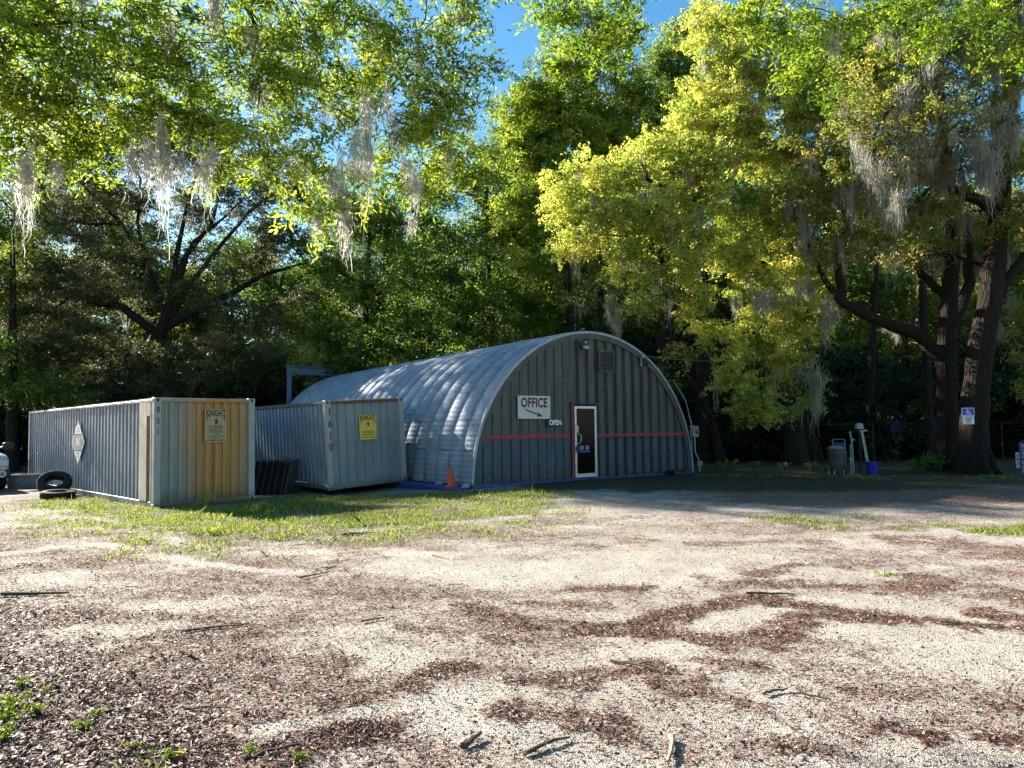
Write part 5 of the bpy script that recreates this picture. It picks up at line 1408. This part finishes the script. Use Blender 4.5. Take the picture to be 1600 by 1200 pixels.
def curtain(px, py, d, length, n, spread, lab, wd=0.016):
    A = at(px, py, d); rn = np.random.default_rng(int(px*7+py))
    hang = [np.array([rn.normal(0, spread), rn.normal(0, spread), rn.normal(0, 0.25)]) for _ in range(n)]
    Vm, Fm, tm = moss_ribbons(hang, 110, (length*0.5, length*1.2), wd, rn)
    o = np_mesh('moss_curtain', Vm, Fm, M_MOSS, None, {'tint': tm}); o.location = A
    tag(o, lab, 'spanish moss', 'moss curtains on the oaks at the right')
curtain(1185,455,22.3,1.3,5,0.5,'moss curtain above the right end of the wire from the hut gable')
curtain(1255,455,22.3,1.7,6,0.5,'broad moss curtain left of the long oak limb')
curtain(1262,575,22.3,1.4,4,0.2,'brownish low moss curtain hanging left of the smoker drum')
curtain(1300,470,22.3,1.0,4,0.35,'moss curtain against the end of the long oak limb')
curtain(1390,300,19.2,1.6,5,0.35,'long pale moss curtain hanging right of the yellow foliage')
curtain(1440,220,19.0,1.2,5,0.4,'moss curtain high between the yellow oak and the massive trunk')
curtain(1500,210,18.8,1.1,5,0.4,'pale moss curtain just left of the massive trunk top')
curtain(1545,250,18.8,1.5,5,0.3,'longest moss curtain in front of the massive trunk')
curtain(1590,190,18.8,1.2,5,0.35,'moss curtain at the right edge high up')
curtain(1350,250,19.5,1.0,4,0.4,'moss curtain among the olive twigs left of the big oaks')
curtain(1390,520,22.8,0.7,2,0.15,'small moss tuft under the middle of the long oak limb')
curtain(960,470,24,0.9,3,0.25,'moss tuft above the right shoulder of the hut')

# --- woodland edge: mid green trees behind the hut
def bg_tree(px, d, top, puffs, leaf, lab, seed, r=0.28, L=0.17, W=0.085, cover=1.25, moss=0.05, cr=0.62, lean=0, name='broadleaf_tree', clusters=0.95, **kw):
    b = at(px, 690, d)
    tr_ = [(V3((b.x, d, 0)), r)]
    for k in (0.25, 0.5, 0.75, 1.0):
        p = at(px+lean*k, 690+(top-690)*k, d); tr_.append((p, r*(1-0.78*k)))
    return tree(name, lab, tr_, puffs, leaf, L=L, W=W, cover=cover, moss=moss, moss_len=(0.8,2.0), cr=cr, seed=seed, clusters=clusters, moss_w=0.035, moss_n=22, **kw)
S = 1.0
bg_tree(560, 37, 320, [P_(490,400,37,2.0),P_(560,340,37,2.1),P_(630,350,37,2.1),P_(520,470,36,1.9),P_(600,430,36,2.0),P_(670,420,37,1.9),P_(490,540,36,1.6),P_(560,540,35.5,1.7),P_(640,520,36,1.9),P_(690,500,37,1.6),P_(530,580,36,1.2),P_(620,570,36,1.2)],
        L_MID, 'mid green tree with dark forked limbs behind the far end of the hut', 31, lean=20)
bg_tree(770, 39, 250, [P_(710,300,39,2.3),P_(790,240,40,2.3),P_(850,300,39,2.2),P_(740,390,38,2.1),P_(820,390,38,2.1),P_(700,470,38,1.9),P_(780,480,37.5,2.1),P_(850,480,38,2.0),P_(740,540,38,1.6),P_(810,530,38,1.4),P_(880,420,38,1.6)],
        L_MID, 'dense dark green tree rising behind the middle of the hut roof', 33, lean=-10)
bg_tree(900, 36, 110, [P_(830,170,36,1.7),P_(900,110,36,1.6),P_(960,60,36,1.4),P_(930,190,36,1.9),P_(860,240,36,1.9),P_(845,160,36,0.9),P_(980,150,36,1.6),P_(820,220,35.5,1.2),P_(970,240,36,1.7),P_(900,300,35,1.8),P_(820,330,35,1.4),P_(860,400,35,1.4)],
        L_LITE, 'tall light green tree against the sky gap above the hut', 35, lean=-30, cr=0.62, cover=1.7, clusters=1.3)
bg_tree(1040, 38, 90, [P_(1060,60,38,1.2),P_(1050,110,38,1.4),P_(1085,120,38,1.3),P_(1040,170,38,1.5),P_(1090,200,38,1.6),P_(1020,240,38,1.7)],
        L_MID, 'tall dark rounded tree crown standing behind the yellow oak', 37, lean=20, cr=0.62, cover=1.8, clusters=1.3)
# dark live oak with spreading limbs, left
lo = [(at(262,560,38), 0.34)]
tree('live_oak', 'dark spreading live oak with bare fanning limbs behind the long container',
     [(V3((at(222,690,38).x,38,0)),0.50),(at(228,600,38),0.42),(at(245,530,38),0.38),(at(262,490,38),0.32)],
     [P_(80,300,38,2.1),P_(150,250,38,2.0),P_(220,230,38,1.8),P_(120,340,37,2.0),P_(200,320,39,1.6,0.7),P_(60,440,36,2.1),P_(120,450,36,2.0),P_(40,520,35.5,2.2),P_(120,530,35.5,2.0),P_(180,470,37,1.5,0.7),P_(190,560,36.5,1.7),
      P_(330,250,39,1.8,0.8),P_(390,310,38,1.9),P_(440,370,38,1.6),P_(460,310,38,1.5,0.8),P_(400,400,37,1.5,0.7),P_(380,500,37,1.7,0.8),P_(300,560,37.5,1.8),P_(250,590,37,1.5),P_(440,480,37,1.4,0.8),P_(300,330,40,1.4,0.5),P_(140,600,36,1.3),P_(360,570,37,1.7),P_(430,560,37,1.5),P_(270,290,38,1.3,0.6),P_(330,330,38,1.3,0.6),P_(230,380,37.5,1.4,0.6),P_(310,450,37.5,1.3,0.6),P_(350,410,37,1.2,0.5),P_(160,400,37,1.5,0.8),P_(100,200,39,1.6,0.8),P_(320,200,39.5,1.5,0.8),P_(440,250,40,1.5,0.7),P_(50,370,38,1.8,0.9),P_(210,300,38,1.2,0.6),P_(290,400,38.5,1.1,0.5),P_(260,200,39,1.6,0.8),P_(380,230,40,1.5,0.7),P_(160,200,39,1.5,0.8)],
     L_DARK, L=0.15, W=0.07, cover=1.3, moss=0.10, moss_len=(0.6,1.6), cr=0.62, seed=41, clusters=0.9, moss_w=0.03, moss_n=18, flat=0.35, attach=(0.6,1.0),
     extra_limbs=[[(at(262,490,38),0.22),(at(230,420,38),0.15),(at(190,350,38),0.10),(at(130,290,38),0.08),(at(90,270,38),0.04)],
                  [(at(280,440,38),0.12),(at(300,380,37.6),0.09),(at(350,340,37.5),0.06),(at(400,290,37.5),0.03)],
                  [(at(230,420,38),0.12),(at(215,350,38.4),0.09),(at(220,280,38.6),0.06),(at(190,220,38.6),0.03)],
                  [(at(190,350,38),0.09),(at(140,350,37.5),0.06),(at(90,340,37.4),0.03)],
                  [(at(262,490,38),0.22),(at(275,400,38),0.15),(at(290,330,38.5),0.09),(at(310,260,39),0.08)],
                  [(at(266,495,38),0.20),(at(300,440,38),0.14),(at(340,390,38),0.10),(at(390,330,38),0.09),(at(430,300,38),0.05)],
                  [(at(262,510,38),0.22),(at(340,470,37.5),0.17),(at(410,430,37.5),0.12),(at(480,410,37.5),0.06)],
                  [(at(245,520,38),0.24),(at(190,480,37),0.2),(at(140,470,36.5),0.13),(at(90,450,36),0.07)],
                  [(at(270,470,38),0.18),(at(290,400,38),0.14),(at(330,350,38.5),0.10),(at(350,280,39),0.05)]])
bg_tree(20, 34, 330, [P_(-40,300,34,2.0),P_(20,360,34,1.6,0.8),P_(-30,430,34,2.0),P_(30,600,33.5,1.2,0.7),P_(-30,560,33,2.0),P_(70,620,34,1.0,0.8),P_(110,610,34,1.0,0.8)], L_MID, 'shady green tree at the left edge behind the pickup', 43, moss=0.15)

# understorey, a screen of shrubs round the back of the yard
M_STEM = simple('stem bark', (0.06,0.045,0.035), 0.85)
def shrub_proto(seed, leaf, lab):
    return tree('understory_shrub', lab, [(V3((0,60,0)),0.06),(V3((0.05,60,0.9)),0.045),(V3((0,60.1,1.8)),0.02)],
        [((0,60,1.0),(1.3,1.1,0.8),1),((0.9,60,0.6),(0.9,0.9,0.6),1),((-0.9,60.1,0.6),(0.9,0.9,0.6),1),((0.2,60,2.0),(1.0,0.9,0.8),0.9),((-0.5,59.8,1.5),(0.8,0.8,0.7),0.9),((0.7,60,1.6),(0.7,0.7,0.6),0.8)],
        leaf, L=0.13, W=0.06, cover=1.5, moss=0.02, cr=0.40, seed=seed, clusters=1.6, moss_n=15, attach=(0.1,1.0), cat='shrub', core=False)
def copy_tree(src, x, y, rz, s, lab, group, dz=0.0):
    r = src.copy(); COL.objects.link(r); r.location = (x, y, gzf(x, y)+dz); r.rotation_euler = (0, 0, rz); r.scale = (s[0], s[0], s[1])
    r['label'] = lab; r['group'] = group
    for ch in list(src.children):
        c_ = ch.copy(); COL.objects.link(c_); c_.parent = r
    return r
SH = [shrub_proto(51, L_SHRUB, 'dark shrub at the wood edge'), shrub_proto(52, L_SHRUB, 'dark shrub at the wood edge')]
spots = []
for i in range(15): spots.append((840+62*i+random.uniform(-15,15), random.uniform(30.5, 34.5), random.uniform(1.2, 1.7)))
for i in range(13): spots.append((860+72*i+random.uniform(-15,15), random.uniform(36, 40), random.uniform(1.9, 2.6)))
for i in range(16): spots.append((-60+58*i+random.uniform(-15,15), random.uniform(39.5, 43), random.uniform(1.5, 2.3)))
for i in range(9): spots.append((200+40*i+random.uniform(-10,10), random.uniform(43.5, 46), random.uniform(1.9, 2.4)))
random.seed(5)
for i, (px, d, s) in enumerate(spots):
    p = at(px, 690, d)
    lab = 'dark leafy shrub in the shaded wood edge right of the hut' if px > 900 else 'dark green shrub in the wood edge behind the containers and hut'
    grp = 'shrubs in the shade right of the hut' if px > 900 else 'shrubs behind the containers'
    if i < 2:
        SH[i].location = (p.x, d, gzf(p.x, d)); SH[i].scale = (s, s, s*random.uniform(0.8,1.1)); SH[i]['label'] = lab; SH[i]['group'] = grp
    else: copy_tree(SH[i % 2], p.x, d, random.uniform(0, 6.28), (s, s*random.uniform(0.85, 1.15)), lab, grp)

# the wood behind: four tall kinds copied at many places
def forest_proto(seed, leaf, H, lab, cover=1.15):
    rg = random.Random(seed); puffs = []
    for i in range(13):
        z = H*(0.28+0.68*(i+0.5)/13); w = (H*0.19)*(1.15-abs((z/H)-0.55)*1.3)
        a = rg.uniform(0, 6.28); puffs.append(((w*math.cos(a), 70+w*math.sin(a), z), (H*0.115, H*0.115, H*0.085), 1))
    puffs.append(((0,70,H*0.93),(H*0.10,H*0.10,H*0.07),1))
    return tree('woodland_tree', lab, [(V3((0,70,0)),0.26),(V3((0.2,70,H*0.4)),0.2),(V3((0.1,70.2,H*0.75)),0.12),(V3((0,70,H*0.97)),0.03)], puffs, leaf,
        L=0.22, W=0.11, cover=cover, moss=0.10, moss_len=(0.8,2.2), cr=0.72, seed=seed, clusters=0.62, moss_w=0.05, moss_n=12, attach=(0.25,1.0))
FP = [forest_proto(61, L_MID, 17, 'w'), forest_proto(62, L_OLIVE, 15, 'w'), forest_proto(63, L_MID, 19, 'w', 1.0)]
fs_ = []
for i in range(17): fs_.append((-260+78*i+random.uniform(-20,20), random.uniform(48, 55), random.uniform(0.84, 1.0)))
for i in range(12): fs_.append((900+85*i+random.uniform(-20,20), random.uniform(42, 50), random.uniform(0.9, 1.2)))
for i in range(22): fs_.append((-300+100*i+random.uniform(-30,30), random.uniform(60, 74), random.uniform(0.95, 1.2)))
for i, (px, d, s) in enumerate(fs_):
    p = at(px, 690, d)
    if px < 450: lab, grp = 'moss draped woodland tree standing behind the containers at the left', 'woodland trees at the left'
    elif px < 900: lab, grp = 'woodland tree rising in the wood behind the hut roof', 'woodland trees behind the hut'
    else: lab, grp = 'woodland tree in the shaded wood at the right', 'woodland trees at the right'
    if i < 3:
        FP[i].location = (p.x, d, gzf(p.x, d)); FP[i].scale = (s, s, s); FP[i]['label'] = lab; FP[i]['group'] = grp
    else: copy_tree(FP[i % 3], p.x, d, random.uniform(0, 6.28), (s, s*random.uniform(0.9, 1.1)), lab, grp)

# slim dark trunks in the shaded wood at right
def slim(px, d, r, top, lean, lab, seed):
    a = at(px, 690, d); tr_ = [(V3((a.x, d, 0)), r)]
    for k in (0.3, 0.6, 1.0): tr_.append((at(px+lean*k, 690+(top-690)*k, d), r*(1-0.4*k)))
    tree('slim_tree', lab, tr_, [P_(px+lean-25, top+30, d, 1.1), P_(px+lean+25, top-10, d, 1.1)], L_OLIVE, L=0.14, W=0.06, cover=0.9, moss=0.25, moss_len=(0.6,1.4), cr=0.45, seed=seed, clusters=0.8, moss_w=0.025, moss_n=18, bark=M_BARK)
slim(1094, 29, 0.24, 420, 8, 'dark straight trunk just right of the hut roof peak', 71)
slim(1065, 30.5, 0.20, 450, -50, 'dark leaning trunk behind the right slope of the hut', 72)
slim(1130, 28, 0.20, 560, -70, 'dark slanting trunk crossing behind the meter box', 73)
slim(1358, 30, 0.17, 360, 12, 'slim dark trunk under the long oak limb', 74)
slim(1452, 29, 0.20, 340, -15, 'dark trunk seen between the oak limb and the big trunks', 75)
slim(1270, 29, 0.30, 520, -40, 'thick dark leaning trunk behind the moss curtains', 76)
slim(930, 33, 0.22, 440, 10, 'dark trunk rising directly behind the hut peak', 77)

# young palm like plant and weeds
def weed(px, py, s, lab, seed, leaf=None, grp='leafy weeds in the yard'):
    b = G(px, py); th = thing('leafy_weed', lab, 'weed', (b.x, b.y, gzf(b.x, b.y)), group=grp)
    rn = np.random.default_rng(seed); m = MB(); tips = []
    for k in range(7):
        a = rn.random()*6.28; r_ = s*rn.uniform(0.3, 0.9); h = s*rn.uniform(0.5, 1.1)
        pts = [V3((0,0,-0.01)), V3((r_*0.35*math.cos(a), r_*0.35*math.sin(a), h*0.6)), V3((r_*math.cos(a), r_*math.sin(a), h))]
        m.tube(pts, [0.003, 0.0025, 0.0015], 4); tips += [pts[1].lerp(pts[2], q) for q in (0, 0.4, 0.8, 1.0)] + [pts[0].lerp(pts[1], 0.7)]
    m.build('stems', M_STEM if False else MAT_GRASS, th)
    C = np.repeat(np.array([np.array(t_) for t_ in tips]), 5, 0) + rn.normal(size=(len(tips)*5, 3))*s*0.13
    C[:, 2] = np.maximum(C[:, 2], 0.01)
    V_, F_ = leaf_quads(C, s*0.28*rn.uniform(0.6, 1.3, len(C)), s*0.13, 1.0, 0.2, rn)
    np_mesh('leaves', V_, F_, leaf or L_LITE, th, {'tint': np.repeat(np.clip(rn.normal(0.35,0.2,len(C)),0,1), 4)})
for i, (px, py, s) in enumerate([(20,1105,0.085),(60,1120,0.07),(8,1130,0.09),(75,1085,0.05),(35,1075,0.06),(135,1143,0.065),(200,1175,0.05),(150,1120,0.05),(395,1180,0.05),(470,1190,0.05),(270,1190,0.06),(5,1160,0.08)]):
    weed(px, py, s, 'small green weed growing among fallen leaves at the lower left', 100+i, grp='weeds in the lower left corner')
for i, (px, py, s) in enumerate([(324,792,0.30),(408,800,0.22),(395,806,0.20),(332,836,0.14),(420,808,0.16)]):
    weed(px, py, s, 'tall pale seeding weed in the grass before the rust stained container', 130+i, L_YEL, 'seeding weeds in the grass strip')
for i, (px, py, s) in enumerate([(500,765,0.22),(478,768,0.2),(462,772,0.2),(655,757,0.25),(668,756,0.2),(640,760,0.2),(485,762,0.26)]):
    weed(px, py, s, 'bushy weed at the foot of the leaning container', 150+i, L_MID, 'weeds at the foot of the leaning container')
for i, (px, py, s) in enumerate([(1120,736,0.28),(1140,733,0.3),(1180,735,0.26),(1225,736,0.25),(1265,736,0.28),(1430,738,0.35),(1455,738,0.5),(1440,736,0.4),(1290,737,0.22)]):
    weed(px, py, s, 'green weed along the shaded back edge of the yard', 170+i, L_MID, 'weeds along the back edge of the yard')

def clump(px, py, s, lab):
    b = G(px, py); rn = np.random.default_rng(int(px))
    n = 420; P = rn.normal(size=(n, 3))*np.array([s, s*0.55, s*0.14]); P[:, 2] = np.abs(P[:, 2])+0.005
    V_, F_ = leaf_quads(P, s*0.7*rn.uniform(0.4, 1.2, n), 0.006, 0.3, 0.1, rn)
    o = np_mesh('fallen_moss_clump', V_, F_, MAT_LIT if px < 700 else M_MOSS, None, {'tint': np.repeat(rn.random(n)*0.8, 4)})
    o.location = (b.x, b.y, gzf(b.x, b.y)); tag(o, lab, 'moss clump')
clump(912, 852, 0.17, 'grey clump of fallen moss on the gravel before the hut')
clump(552, 1140, 0.11, 'brown fibrous clump lying in the lower left leaves')
clump(1262, 960, 0.07, 'small grey clump on the leaf drift at right')
